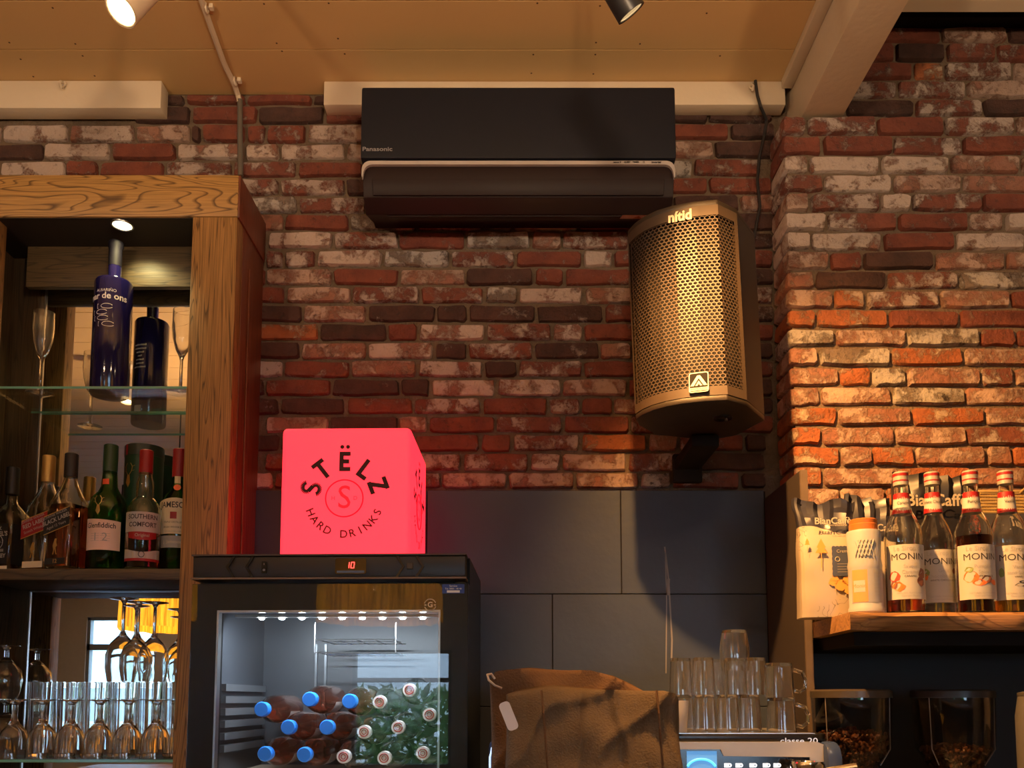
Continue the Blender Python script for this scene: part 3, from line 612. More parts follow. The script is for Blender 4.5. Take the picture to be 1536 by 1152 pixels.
me = bpy.data.meshes.new('grille'); me.from_pydata(gb.v, [], gb.f)
gq = link('grille', me, M_GRL, sp); me.transform(Matrix.Translation(-sp.location)); gq['kind'] = 'stuff'
# solid frame of the grille: upper and lower bands and the edge posts
def band(ua, ub, va, vb, n=24, m=M_GRL, nm='grille_frame', out=0.001):
    vs = []; fs = []
    for i in range(n + 1):
        u = ua + (ub - ua) * i / n
        for v in (va, vb):
            p = Vector(fp(u, v)); q = Vector((cxy.x, cxy.y, p.z)); vs.append(p + (p - q).normalized() * out)
        for v in (vb, va):
            p = Vector(fp(u, v)); q = Vector((cxy.x, cxy.y, p.z)); vs.append(p - (p - q).normalized() * 0.006)
    for i in range(n):
        for k in range(4): fs.append((4 * i + k, 4 * i + 4 + k, 4 * i + 4 + (k + 1) % 4, 4 * i + (k + 1) % 4))
    MB().add(vs, fs).build(nm, m, sp, True, smooth=30)
band(0, acc[-1], 0.013, v0 + 0.004); band(0, acc[-1], v1 - 0.002, H - 0.013)
band(acc[-1] - 0.012, acc[-1], 0.013, H - 0.013, 2); band(0, 0.006, 0.013, H - 0.013, 2)
# badges
def badge_frame(u, v):
    p = Vector(fp(u, v)); q = Vector(fp(u + 0.01, v)); ang = math.atan2(q.y - p.y, q.x - p.x); n = Vector((math.sin(ang), -math.cos(ang), 0)); return p, n, ang
bu = acc[4] + 0.014
p, n, ang = badge_frame(bu, H - 0.032)
text('nítid', 0.034, mat('badge_pale', (0.75, 0.66, 0.5), 0.4), sp, p + n * 0.003 - sp.location, rz=ang, bold=0.0012, sx=0.9)
p, n, ang = badge_frame(bu + 0.024, 0.043)
MBp = mat('badge_pale', (0.75, 0.66, 0.5), 0.4)
bd = plate(rrect(0.044, 0.046, 0.005), -0.003, 0.002).xf(Matrix.Translation(p + n * 0.003 - sp.location) @ Matrix.Rotation(ang, 4, 'Z')).build('badge', M_BLACKM, sp)
def flatpoly(pts, m, nm, parent, mtx):
    mb = MB().add([(x, 0, z) for x, z in pts], [tuple(range(len(pts)))]); mb.xf(mtx); me = bpy.data.meshes.new(nm); me.from_pydata(mb.v, [], mb.f); return link(nm, me, m, parent)
mx_ = Matrix.Translation(p + n * 0.0064 - sp.location) @ Matrix.Rotation(ang, 4, 'Z')
for pts in ([(-0.019, -0.008), (-0.003, 0.016), (0.003, 0.016), (0.019, -0.008), (0.011, -0.008), (0, 0.0095), (-0.011, -0.008)], [(-0.008, -0.008), (0, 0.004), (0.008, -0.008), (0.003, -0.008), (0, -0.003), (-0.003, -0.008)], [(-0.02, -0.012), (0.02, -0.012), (0.02, -0.019), (-0.02, -0.019)]):
    flatpoly(pts, MBp, 'badge_emblem', bd, mx_)
rim = rrect(0.044, 0.046, 0.005); rin = rrect(0.040, 0.042, 0.004)
MB().loft([[(x, 0, z) for x, z in rim], [(x, 0, z) for x, z in rin]], cap=False).xf(mx_).build('badge_rim', MBp, bd)
text('AMATE AUDIO', 0.0055, M_BLACKM, bd, p + n * 0.0068 + Vector((0, 0, -0.0155)) - sp.location, rz=ang)
# wall bracket and socket below
MB().obox((0.485, 2.24, zb_ - 0.02), (0.07, 0.24, 0.03)).obox((0.485, YW - 0.015, zb_ - 0.03), (0.08, 0.02, 0.08)).build('wall_bracket', M_BLACKM, sp, True, bevel=0.004)
MB().lathe([(0.022, -0.004), (0.022, 0.002), (0.016, 0.002), (0.016, -0.004)], 20, (0.50, 2.0, zb_), cap=False).build('pole_socket', M_BLACK, sp, True)
MB().cyl((0.505, 1.99, zb_ - 0.012), (0.505, 1.99, zb_ + 0.002), 0.004, seg=8).build('fixing_bolt', M_CHROME, sp, True)

# ------------------------------------------------------------------ grey splashback tiles, end panel, wooden shelf
M_SLATE = mat('slate', (0.036, 0.049, 0.082), 0.45, var=0.25, scale=6, bump=0.12, bscale=30)
ysb = YW - 0.012
X2 = P(1147, 735, YW).x
zFB = P(701, 831, 1.87).z - 0.86
zA, zB, zC2 = P(900, 735, ysb).z, P(900, 891, ysb).z, P(900, 1060, ysb).z
sb = struct('wall_splashback', MB().box(P(400, 800, YW).x, X2, ysb + 0.008, YW + 0.014, zFB + 0.001, zA - 0.002), M_BLACKM, 'grey slate splashback below the brick wall')
for xa, xb, z0, z1 in [(340, 640, zB, zA), (640, 931.5, zB, zA), (931.5, 1148, zB, zA), (340, 520, zC2, zB), (520, 828, zC2, zB), (828, 1148, zC2, zB), (340, 700, zFB + 0.001, zC2), (700, 1148, zFB + 0.001, zC2)]:
    a, b = P(xa, 800, ysb).x, min(P(xb, 800, ysb).x, X2); MB().box(a + 0.001, b - 0.001, ysb, ysb + 0.010, z0 + 0.001, z1 - 0.001).build('tile', M_SLATE, sb, bevel=0.0012, segs=1)
# pale drips and scratches on the tile
sc = MB()
for pts, w in (([(997, 820), (1003, 870), (1008, 960), (1007, 1000)], 0.0022), ([(998, 830), (1000, 900), (999, 1010)], 0.0016), ([(1003, 868), (1001, 893)], 0.004)):
    ps = [P(x, y, ysb - 0.0004) for x, y in pts]
    for a, b in zip(ps, ps[1:]): sc.add([a + Vector((-w, 0, 0)), a + Vector((w, 0, 0)), b + Vector((w, 0, 0)), b + Vector((-w, 0, 0))], [(0, 1, 2, 3)])
k = sc.build('drip_stain', mat('drip', (0.20, 0.20, 0.22), 0.5), sb, smooth=0)
yfe = 2.055; XE = P(1146, 800, YW).x
ep = thing('end_panel', 'dark upright end panel with a worn wooden front edge beside the splashback', 'panel', (XE, 2.2, 0.9))
zE = P(1183, 706, yfe).z
MB().box(XE, XE + 0.014, yfe + 0.002, YW - 0.013, zFB + 0.001, zE).build('board', mat('dark_board', (0.035, 0.026, 0.022), 0.6), ep, True)
MB().box(XE - 0.001, XE + 0.016, yfe - 0.006, yfe + 0.002, zFB + 0.001, zE).build('worn_edge', mat('worn_edge', (0.10, 0.07, 0.05), 0.8, var=0.5, scale=20), ep, True)
ps_ = P(1275, 920, 1.80); zsh = P(1400, 918, 1.80).z; zsl = P(1400, 944, 1.80).z
sh = thing('timber_shelf', 'thick live-edge wooden shelf on the right holding syrup bottles and coffee bags', 'shelf', (1.2, 2.0, zsl))
edge = [(XE + 0.018, 2.06), (ps_.x, 1.80)]; rs = random.Random(2); xx = ps_.x
while xx < XR - 0.1: xx += 0.05; edge.append((xx, 1.80 + 0.006 * math.sin(xx * 9) + rs.uniform(-0.004, 0.004)))
low_ = [(x, y + (0.018 + 0.008 * math.sin(x * 17) if i > 1 else 0)) for i, (x, y) in enumerate(edge)]
end = [(XR - 0.02, 1.8), (XR - 0.02, YP - 0.008), (XE + 0.018, YP - 0.008)]
M_SHELF = wood('shelf_wood', (0.42, 0.22, 0.085), (0.16, 0.07, 0.025), 'X', rough=0.35, coat=0.2)
MB().loft([[(x, y, zsl) for x, y in low_ + end], [(x, y, zsh - 0.008) for x, y in edge + end], [(x, y + (0.004 if i > 1 else 0), zsh) for i, (x, y) in enumerate(edge)] + [(x, y, zsh) for x, y in end]]).build('plank', M_SHELF, sh, True, smooth=50)
MB().box(ps_.x + 0.03, XR - 0.1, 1.86, YP - 0.01, zsl - 0.03, zsl - 0.001).build('underframe', M_BLACKM, sh, True)
MB().box(XE + 0.015, XR - 0.05, YP - 0.05, YP - 0.02, zFB + 0.001, zsl - 0.03).build('back_board', mat('black_board', (0.012, 0.012, 0.013), 0.6), sh, True)
MB().box(XE + 0.018, XE + 0.05, 2.062, 2.10, zsl, zsh + 0.075).build('support_post', wood('post_wood', (0.14, 0.095, 0.06), (0.1, 0.06, 0.03), 'Z'), sh, True)
# ------------------------------------------------------------------ oak back-bar cabinet
XC = P(357, 300, YC).x; XS0 = P(286, 400, YC).x; XLf = -2.6
zT = P(200, 262, YC).z; zT2 = P(200, 324.5, YC).z
zW1, zW0 = P(150, 853, YC + 0.01).z, P(150, 870, YC + 0.01).z
cb = thing('back_bar_cabinet', 'tall oak back-bar cabinet with mirror back and shelves of bottles and glasses', 'cabinet', ((XC + XLf) / 2, YC + 0.1, 0))
MB().box(XLf, XC, YC, YW - 0.002, zT2, zT).build('top_board', M_OAKX, cb, True, bevel=0.003)
MB().box(XS0, XC, YC + 0.0005, YC + 0.05, 0, zT2 - 0.001).build('stile', M_OAKZ, cb, True, bevel=0.003)
xa, xb = P(-78, 600, YC).x, P(-22, 600, YC).x
MB().box(xa, xb, YC + 0.0005, YC + 0.05, 0, zT2 - 0.001).build('stile', M_OAKZ, cb, True, bevel=0.003)
MB().box(XC - 0.02, XC + 0.001, YC + 0.05, YW - 0.002, 0, zT2 - 0.001).build('side_panel', M_SIDE, cb, True, bevel=0.002)
MB().box(XC + 0.001, XC + 0.006, YC + 0.10, YC + 0.13, 0, zT2 - 0.09).build('side_batten', M_SIDE, cb, True, bevel=0.002)
MB().box(XC - 0.001, XC + 0.0045, YC + 0.002, YW - 0.002, zT2 - 0.001, zT - 0.0005).build('top_end', M_SIDE, cb, True, bevel=0.001)
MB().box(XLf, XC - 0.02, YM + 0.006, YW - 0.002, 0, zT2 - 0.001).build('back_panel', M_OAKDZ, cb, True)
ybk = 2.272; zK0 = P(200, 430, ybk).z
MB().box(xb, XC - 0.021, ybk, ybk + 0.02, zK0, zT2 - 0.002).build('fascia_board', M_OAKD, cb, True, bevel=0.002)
xm = P(62, 600, YM).x
for z0, z1 in ((zW1 + 0.004, P(150, 428, YM).z), (1.37, zW0 - 0.004), (0.5, 1.345)):
    mr_ = MB().box(xm, XC - 0.021, YM, YM + 0.005, z0, z1).build('mirror', M_MIRROR, cb, True)
    MB().box(xm - 0.003, xm + 0.001, YM - 0.004, YM + 0.005, z0, z1).box(xm, XC - 0.021, YM - 0.004, YM - 0.0002, z1 - 0.002, z1 + 0.002).build('mirror_edge', M_STEEL, mr_, True)
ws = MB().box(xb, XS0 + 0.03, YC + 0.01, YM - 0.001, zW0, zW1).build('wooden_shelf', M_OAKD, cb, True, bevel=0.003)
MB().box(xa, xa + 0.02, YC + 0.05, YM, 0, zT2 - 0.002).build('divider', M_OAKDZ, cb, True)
MB().box(XLf + 0.01, XS0 - 0.002, YC + 0.006, YM, zT2 - 0.0022, zT2 - 0.0002).build('soffit', mat('dark_stain', (0.02, 0.013, 0.008), 0.6), cb, True)  # thin dark sheet painting in the shade under the top board
# recessed downlight under the top board
dl = P(184, 327, YC + 0.035)
dt = thing('cabinet_downlight', 'small recessed downlight shining under the top board of the oak cabinet', 'spotlight', (dl.x, dl.y, zT2 - 0.003))
MB().lathe([(0.0005, -0.0015), (0.024, -0.0015), (0.024, 0.001), (0.0005, 0.001)], 24).build('lens', emit('downlight', (1.0, 0.86, 0.45), 9), dt)
MB().torus((0, 0, -0.001), 0.026, 0.003).build('ring', M_STEEL, dt)
spot('downlight', (dl.x, dl.y, zT2 - 0.010), (dl.x + 0.03, dl.y + 0.10, zT2 - 0.4), 6.0, (1.0, 0.84, 0.36), 125, 0.6, 0.02, dt)
# glass shelves
PSH = pane('thin_glass', (0.965, 0.985, 0.965)); M_EDGE = mat('glass_edge', (0.16, 0.42, 0.33), 0.1, spec=0.8)
def glass_shelf(zt, label):
    t = thing('glass_shelf', label, 'shelf', ((xb + XS0) / 2, 2.2, zt - 0.008))
    MB().box(xb + 0.002, XC - 0.022, YC + 0.056, YM - 0.006, zt - 0.008, zt).build('pane', PSH, t, True, smooth=0)
    MB().box(xb + 0.002, XS0 - 0.001, YC + 0.0125, YC + 0.056, zt - 0.008, zt).build('pane', PSH, t, True, smooth=0)
    MB().box(xb + 0.002, XS0 - 0.001, YC + 0.012, YC + 0.0125, zt - 0.007, zt - 0.001).build('front_edge', M_EDGE, t, True, smooth=0)
    MB().box(xb + 0.002, XC - 0.022, YM - 0.006, YM - 0.0055, zt - 0.007, zt - 0.001).build('rear_edge', M_EDGE, t, True, smooth=0)
zG1 = P(150, 579, YC + 0.012).z; zG2 = P(150, 1139, YC + 0.012).z
glass_shelf(zG1, 'clear glass shelf with the blue bottle and champagne flutes'); glass_shelf(zG2, 'clear glass shelf crowded with drinking glasses at the bottom left')

# ------------------------------------------------------------------ bottles
def bottle_mesh(prof, t=0.003, seg=32, base=0.006):
    pr = [(q[0], q[1], q[2] if len(q) > 2 else 0) for q in prof]
    inn = [(max(r - t, 0.003), max(z, pr[0][1] + base), e) for r, z, e in reversed(pr)]
    return MB().lathe(pr + inn, seg)
def liquid_mesh(prof, lvl, t=0.0034, seg=32, base=0.0065):
    pr = [(q[0] - t, max(q[1], base), q[2] if len(q) > 2 else 0) for q in prof]; out = []
    for i, (r, z, e) in enumerate(pr):
        if z <= lvl: out.append((r, z, e))
        else:
            r0, z0, e0 = pr[i - 1]; f = (lvl - z0) / (z - z0) if z > z0 else 0; out.append((r0 + (r - r0) * f, lvl, e)); break
    return MB().lathe(out, seg)
def bottle(label, px, py, Y, z, prof, gm, liq=None, lvl=0, rz=0, cat='bottle', name='bottle', group=None):
    p = P(px, py, Y); t = thing(name, label, cat, (p.x, Y, z), rz, group)
    bottle_mesh(prof).build('glass_body', gm, t)
    if liq: liquid_mesh(prof, lvl).build('liquid', liq, t)
    return t
G_GREEN = glass('green_glass', (0.10, 0.42, 0.10)); G_CLEAR = glass('bottle_glass', (0.96, 0.97, 0.95))
L_AMBER = glass('whisky', (0.85, 0.36, 0.08), ior=1.35); L_DARK = glass('dark_whisky', (0.55, 0.13, 0.03), ior=1.35); L_RED = glass('red_syrup', (0.85, 0.12, 0.03), ior=1.36); L_GOLD = glass('gold_syrup', (0.95, 0.55, 0.10), ior=1.36); L_BROWN = glass('brown_syrup', (0.35, 0.05, 0.015), ior=1.36); L_PALE = glass('pale_syrup', (0.93, 0.88, 0.78), ior=1.36)
K_WHITE = mat('label_white', (0.44, 0.42, 0.38), 0.6, var=0.03); K_CREAM = mat('label_cream', (0.70, 0.58, 0.38), 0.6, var=0.03); K_BLACK = mat('label_black', (0.015, 0.014, 0.014), 0.5); K_RED = mat('label_red', (0.30, 0.010, 0.012), 0.45); K_INK = mat('ink', (0.03, 0.025, 0.025), 0.6); K_GOLD = mat('gold_foil', (0.62, 0.40, 0.12), 0.3, 0.7); K_GREY = mat('label_grey', (0.35, 0.33, 0.30), 0.6); K_BLUE = mat('cap_blue', (0.02, 0.20, 0.75), 0.35)
zB_ = zW1 + 0.0005
def cap(t, r, z0, z1, m, seg=24, name='cap'): return MB().lathe([(r, z0), (r, z1 - 0.002), (r - 0.002, z1), (0.0006, z1)], seg).build(name, m, t)
# blue bottle on the glass shelf
M_NAVY = mat('navy_glass', (0.008, 0.006, 0.050), 0.10, coat=0.2, spec=0.5)
bh = lambda y, Y=2.212: P(168, y, Y).z - zG1
Hs, Ht = bh(425), bh(364)
bb = thing('blue_bottle', 'tall dark blue bottle with white fish drawings on the glass shelf', 'bottle', (P(167, 520, 2.212).x, 2.212, zG1 + 0.0005), R(9))
MB().lathe([(0.046, 0), (0.048, 0.004), (0.048, Hs - 0.006), (0.045, Hs), (0.020, Hs + 0.006), (0.0165, Hs + 0.012), (0.0165, Hs + 0.05)], 36).build('glass_body', M_NAVY, bb)
MB().lathe([(0.0168, Hs + 0.045), (0.0168, Ht - 0.022), (0.020, Ht - 0.012), (0.020, Ht - 0.003), (0.018, Ht)], 28).build('stopper', mat('navy_cap', (0.006, 0.005, 0.012), 0.6, spec=0.2), bb)
WPR = mat('white_print', (0.78, 0.76, 0.74), 0.5)
ctext('ALBARIÑO', 0.011, WPR, bb, 0.0485, Hs - 0.042, -0.12); ctext('mar de ons', 0.024, WPR, bb, 0.0485, Hs - 0.057, -0.12, 0.0005)
def fishline(cz_, a0, mir=1):
    pts = []
    for i in range(25):
        t = i / 24; ang = R(150) - t * R(300)
        pts.append((0.013 * math.cos(ang) * 1.2, 0.0065 * math.sin(ang)))
    pts = [(-0.026, 0.006)] + [(-x, z) for x, z in pts][::1] + [(-0.026, -0.006), (-0.026, 0.006)]
    pts = [(x * mir + 0.006, z) for x, z in pts]; w = 0.0007; mb = MB()
    for (x0, z0), (x1, z1) in zip(pts, pts[1:]):
        d = Vector((x1 - x0, z1 - z0)); 
        if d.length < 1e-6: continue
        n = Vector((-d.y, d.x)).normalized() * w; k = len(mb.v)
        mb.v += [(x0 + n.x, 0, z0 + n.y), (x1 + n.x, 0, z1 + n.y), (x1 - n.x, 0, z1 - n.y), (x0 - n.x, 0, z0 - n.y)]; mb.f.append((k, k + 1, k + 2, k + 3))
    wrap(mb, 0.0486, cz_, a0); me = bpy.data.meshes.new('fish_print'); me.from_pydata(mb.v, [], mb.f); link('fish_print', me, WPR, bb)
for i, (dz, a0) in enumerate(((0.085, -0.15), (0.101, -0.42), (0.117, -0.35), (0.133, -0.05))): fishline(Hs - dz, a0, 1 if i % 2 else 1)
for i, w in enumerate((10, 9, 7, 5, 8, 7, 9)): ctext('I' * 1 + 'lnm' * (w // 3), 0.008, WPR, bb, 0.0485, Hs - 0.085 - 0.011 * i, math.pi + 0.1)
cpatch(0.0486, 0.02, 0.045, math.pi - 0.1, math.pi + 0.35).build('rear_barcode', WPR, bb)

# champagne flutes
FL = [(0.0345, 0), (0.0345, 0.0015), (0.008, 0.006), (0.0042, 0.016), (0.0040, 0.085), (0.0065, 0.096), (0.016, 0.115), (0.0235, 0.145), (0.0265, 0.175), (0.0255, 0.222), (0.0242, 0.222), (0.0250, 0.175), (0.0218, 0.145), (0.0145, 0.117), (0.004, 0.101), (0.0006, 0.100)]
def stem(label, px, Y, z, prof, name, cat='glass', group=None, inv=False, py=600, sc=1.0, mesh={}):
    key = (name, inv)
    if key not in mesh:
        mb = MB().fluted(prof) if name in ('tall_glass',) else MB().lathe(prof, 28); h = max(q[1] for q in prof)
        if inv: mb.v = [(x, y, h - zz) for x, y, zz in mb.v]
        mesh[key] = mb.mesh(name)
    o = link(name, mesh[key], M_GLASS); o.location = (P(px, py, Y).x, Y, z); o.scale = (sc,) * 3
    return tag(o, label, cat, group)
stem('slim champagne flute left of the blue bottle', 62, 2.20, zG1 + 0.0005, FL, 'champagne_flute', group='champagne flutes', py=550)
stem('slim champagne flute right of the blue bottle, half behind the oak stile', 272, 2.19, zG1 + 0.0005, FL, 'champagne_flute', group='champagne flutes', py=550)

# whisky shelf
def hh(y, Y=2.2): return P(150, y, Y).z - zB_
# 1 square bottle, black label (cut by the frame)
t = bottle('square whiskey bottle with black label at the far left of the wooden shelf', 16, 780, 2.235, zB_, [(0.038, 0, 6), (0.040, 0.004, 6), (0.040, 0.135, 6), (0.038, 0.150, 4), (0.026, 0.172, 2.4), (0.016, 0.185), (0.0145, 0.20), (0.0145, 0.245)], G_CLEAR, L_DARK, 0.10, R(-14))
cap(t, 0.0165, 0.21, hh(696), K_BLACK)
def sq_label(t, w, z0, z1, m, s, name='label', slant=0.0, x0=None, x1=None, side=True):
    xa_, xb_ = (-w, w) if x0 is None else (x0, x1); y = -s - 0.0006
    mb = MB().add([(xa_, y, z0), (xb_, y, z0 + slant), (xb_, y, z1 + slant), (xa_, y, z1)], [(0, 1, 2, 3)]); mb.build(name, m, t, smooth=0)
sq_label(t, 0.033, 0.02, 0.125, K_BLACK, 0.0400); MB().add([(0.0406, -0.033, 0.02), (0.0406, 0.033, 0.02), (0.0406, 0.033, 0.125), (0.0406, -0.033, 0.125)], [(0, 1, 2, 3)]).build('side_label', K_BLACK, t, smooth=0)
text("JACK", 0.012, K_WHITE, t, (0, -0.0412, 0.112), bold=0.0004); text("DANIEL'S", 0.016, K_WHITE, t, (0, -0.0412, 0.098), bold=0.0005); text('Old No.7', 0.011, K_WHITE, t, (0, -0.0412, 0.078)); text('TENNESSEE', 0.009, K_WHITE, t, (0, -0.0412, 0.055), bold=0.0003); text('WHISKEY', 0.014, K_WHITE, t, (0, -0.0412, 0.041), bold=0.0006)
MB().torus((0, -0.0408, 0.077), 0.019, 0.0008, 'Y', 28, 4).build('label_ring', K_WHITE, t)
sq_label(t, 0.036, 0.006, 0.015, K_CREAM, 0.0401, 'strip_label')
# 2 and 3 square bottles with slanting labels
def slant_bottle(px, Y, ytop, label, liq, lvl, lm, w1, w2, capm, rz, script):
    h = hh(ytop, Y)
    t = bottle(label, px, 780, Y, zB_, [(0.037, 0, 7), (0.039, 0.004, 7), (0.0385, 0.150, 7), (0.037, 0.170, 5), (0.030, 0.190, 3), (0.021, 0.215, 2.3), (0.0155, 0.235), (0.0145, 0.255)], G_CLEAR, liq, lvl, R(rz))
    cap(t, 0.0165, 0.240, h, capm)
    for z0, z1, mm in ((0.098, 0.142, lm), (0.0955, 0.098, K_GOLD), (0.142, 0.1445, K_GOLD)): sq_label(t, 0.0385, z0 - 0.012, z1 - 0.012, mm, 0.0393, slant=0.024)
    an = -math.atan2(0.024, 0.077)
    text(w1, 0.0155, K_WHITE, t, (0, -0.0404, 0.124), rot=an, bold=0.0002, sx=0.92); text(w2, 0.0085, K_WHITE, t, (-0.004, -0.0404, 0.1365), rot=an); text(script, 0.010, K_WHITE, t, (0, -0.0404, 0.1085), rot=an)
    fig = [(-0.006, 0), (-0.003, 0.012), (-0.006, 0.022), (-0.002, 0.034), (0.000, 0.040), (0.006, 0.040), (0.005, 0.030), (0.008, 0.022), (0.003, 0.018), (0.006, 0.004), (0.009, 0.0), (0.004, 0), (0.0, 0.014), (-0.002, 0.0)]
    flatpoly(fig, K_GOLD, 'figure_print', t, Matrix.Translation((-0.002, -0.0402, 0.035)))
    sq_label(t, 0.030, 0.010, 0.026, K_CREAM if liq is L_AMBER else K_BLACK, 0.0393, 'foot_label'); return t
slant_bottle(69, 2.225, 684, 'square whisky bottle with slanting red label and gold cap', L_AMBER, 0.012, K_RED, 'RED LABEL', 'JOHNNIE WALKER', K_GOLD, -13, 'Scotch Whisky')
t = slant_bottle(103, 2.172, 681, 'square whisky bottle with slanting black label and dark amber whisky', L_DARK, 0.165, K_BLACK, 'BLACK LABEL', 'JOHNNIE WALKER', K_BLACK, -15, 'Aged 12 Years')
text('12', 0.014, K_GOLD, t, (0, -0.0404, 0.018), bold=0.0004)
# 4 green bottle with pale label
h = hh(668)
t = bottle('green whisky bottle with stag emblem and pale pink label', 162, 780, 2.20, zB_, [(0.046, 0), (0.049, 0.005), (0.0485, 0.14), (0.0475, 0.17), (0.042, 0.19), (0.027, 0.207), (0.020, 0.222), (0.0175, 0.26), (0.0165, 0.29)], G_GREEN, glass('green_whisky', (0.5, 0.4, 0.1), ior=1.35), 0.12, R(10))
cap(t, 0.0180, 0.262, h, mat('cap_green', (0.02, 0.06, 0.02), 0.4))
K_PINK = mat('label_pink', (0.80, 0.56, 0.45), 0.6)
cpatch(0.0494, 0.05, 0.128, -1.0, 0.92, top=lambda q: 0.006 * (0.5 - q)).build('label', K_PINK, t)
ctext('Glenfiddich', 0.0185, K_INK, t, 0.0498, 0.112, -0.1, 0.0003, 0.9); ctext('1 2', 0.030, K_GREY, t, 0.0498, 0.082, -0.1)
for q in range(4): ctext('— — — —', 0.010, K_GREY, t, 0.0498, 0.074 + q * 0.006, -0.1)
ant = MB()
def antlers(parent, rr, z0, a0, s, m):
    mb = MB()
    for sg in (1, -1):
        for pts in ([(0.002, 0), (0.010, 0.010), (0.012, 0.022), (0.006, 0.032)], [(0.010, 0.010), (0.018, 0.012)], [(0.012, 0.022), (0.019, 0.025)]):
            for (x0, q0), (x1, q1) in zip(pts, pts[1:]):
                k = len(mb.v); w = 0.0012; mb.v += [(sg * x0 * s - w, 0, q0 * s), (sg * x0 * s + w, 0, q0 * s), (sg * x1 * s + w, 0, q1 * s), (sg * x1 * s - w, 0, q1 * s)]; mb.f.append((k, k + 1, k + 2, k + 3))
    k = len(mb.v); mb.v += [(-0.004 * s, 0, 0), (0.004 * s, 0, 0), (0.007 * s, 0, -0.02 * s), (0, 0, -0.034 * s), (-0.009 * s, 0, -0.02 * s)]; mb.f.append((k, k + 1, k + 2, k + 3, k + 4))
    wrap(mb, rr, z0, a0); me = bpy.data.meshes.new('stag_emblem'); me.from_pydata(mb.v, [], mb.f); link('stag_emblem', me, m, parent)
antlers(t, 0.0488, 0.165, -0.25, 0.75, K_GOLD)
cpatch(0.0212, 0.225, 0.239, -0.6, 0.2, 6).build('neck_seal', mat('seal_orange', (0.75, 0.10, 0.03), 0.4), t)
# 5 rounded bottle, white and red label
h = hh(680)
t = bottle('rounded liqueur bottle with white and red label and red cap', 216, 780, 2.176, zB_, [(0.040, 0), (0.0425, 0.004), (0.0425, 0.14), (0.040, 0.16), (0.030, 0.178), (0.0215, 0.188), (0.0215, 0.225), (0.0175, 0.24), (0.0145, 0.262), (0.0145, 0.275)], G_CLEAR, L_DARK, 0.096, R(19))
cap(t, 0.0168, 0.252, h, K_RED)
cpatch(0.0429, 0.093, 0.144, -1.25, 1.2).build('label', K_WHITE, t); cpatch(0.0430, 0.078, 0.093, -0.85, 0.85, bot=lambda q: -0.006 * math.sin(q * math.pi)).build('red_band', K_RED, t); cpatch(0.0429, 0.022, 0.046, -1.25, 1.2, top=lambda q: 0.004 * math.cos(q * 6.28)).build('lower_label', K_WHITE, t); cpatch(0.0431, 0.019, 0.026, -1.25, 1.2).build('lower_band', K_RED, t)
ctext('SOUTHERN', 0.0165, K_INK, t, 0.0433, 0.131, 0, 0.0003, 0.9); ctext('COMFORT', 0.0165, K_INK, t, 0.0433, 0.111, 0, 0.0003, 0.9); ctext('Original', 0.011, K_WHITE, t, 0.0434, 0.084)
mb = MB().torus((0, 0, 0), 0.007, 0.0008, 'Y', 16, 4); wrap(mb, 0.0433, 0.036); mb.build('seal_print', K_INK, t)
# 6 green bottle with cream label half behind the stile
h = hh(669)
t = bottle('green whiskey bottle with cream label, half hidden by the oak stile', 266, 780, 2.232, zB_, [(0.042, 0), (0.0445, 0.004), (0.0445, 0.165), (0.042, 0.185), (0.033, 0.205), (0.021, 0.222), (0.0165, 0.24), (0.015, 0.29)], G_GREEN, glass('green_whiskey2', (0.5, 0.35, 0.08), ior=1.35), 0.09, R(14))
cap(t, 0.0170, 0.255, h, K_RED)
cpatch(0.0449, 0.098, 0.182, -1.2, 1.2, top=lambda q: 0.010 * math.sin(q * math.pi)).build('label', K_CREAM, t); cpatch(0.0449, 0.062, 0.093, -1.2, 1.2).build('lower_label', K_GREY, t)
ctext('JAMESON', 0.0215, K_INK, t, 0.0453, 0.173, -0.05, 0.0003, 0.85); ctext('TRIPLE DISTILLED', 0.0065, K_INK, t, 0.0453, 0.128, -0.1); ctext('IRISH WHISKEY', 0.0075, K_INK, t, 0.0453, 0.115, -0.1); ctext('ESTABLISHED 1780', 0.005, K_GREY, t, 0.0453, 0.104, -0.1); ctext('J. Jameson', 0.012, K_CREAM, t, 0.0453, 0.077, -0.1)
cpatch(0.0452, 0.137, 0.155, -0.28, 0.08, 4).build('crest_print', K_RED, t); cpatch(0.0174, 0.218, 0.255, -0.5, 0.4, 5).build('neck_label', K_CREAM, t)
mb = MB().lathe([(0.0005, 0), (0.009, 0), (0.009, 0.001), (0.0005, 0.001)], 16); mb.xf(Matrix.Translation((0, -0.0235, 0.2235)) @ Matrix.Rotation(R(70), 4, 'X')); mb.build('seal', mat('seal_orange', (0.75, 0.10, 0.03), 0.4), t)
# 7 dark green gift tube behind
h = P(205, 672, 2.282).z - zB_
t = thing('gift_tube', 'dark green whisky gift tube behind the bottles', 'tube', (P(213, 780, 2.284).x, 2.284, zB_))
MB().lathe([(0.049, 0), (0.049, h - 0.03)], 40).build('tube_body', mat('tube_green', (0.008, 0.045, 0.022), 0.4), t); MB().lathe([(0.050, h - 0.03), (0.050, h - 0.001), (0.049, h)], 40).build('lid', mat('tube_lid', (0.02, 0.03, 0.022), 0.4), t)
antlers(t, 0.0496, h - 0.085, -0.45, 1.0, K_GOLD); cpatch(0.0506, h - 0.03, h - 0.002, -0.72, -0.55, 4).build('red_tab', K_RED, t)

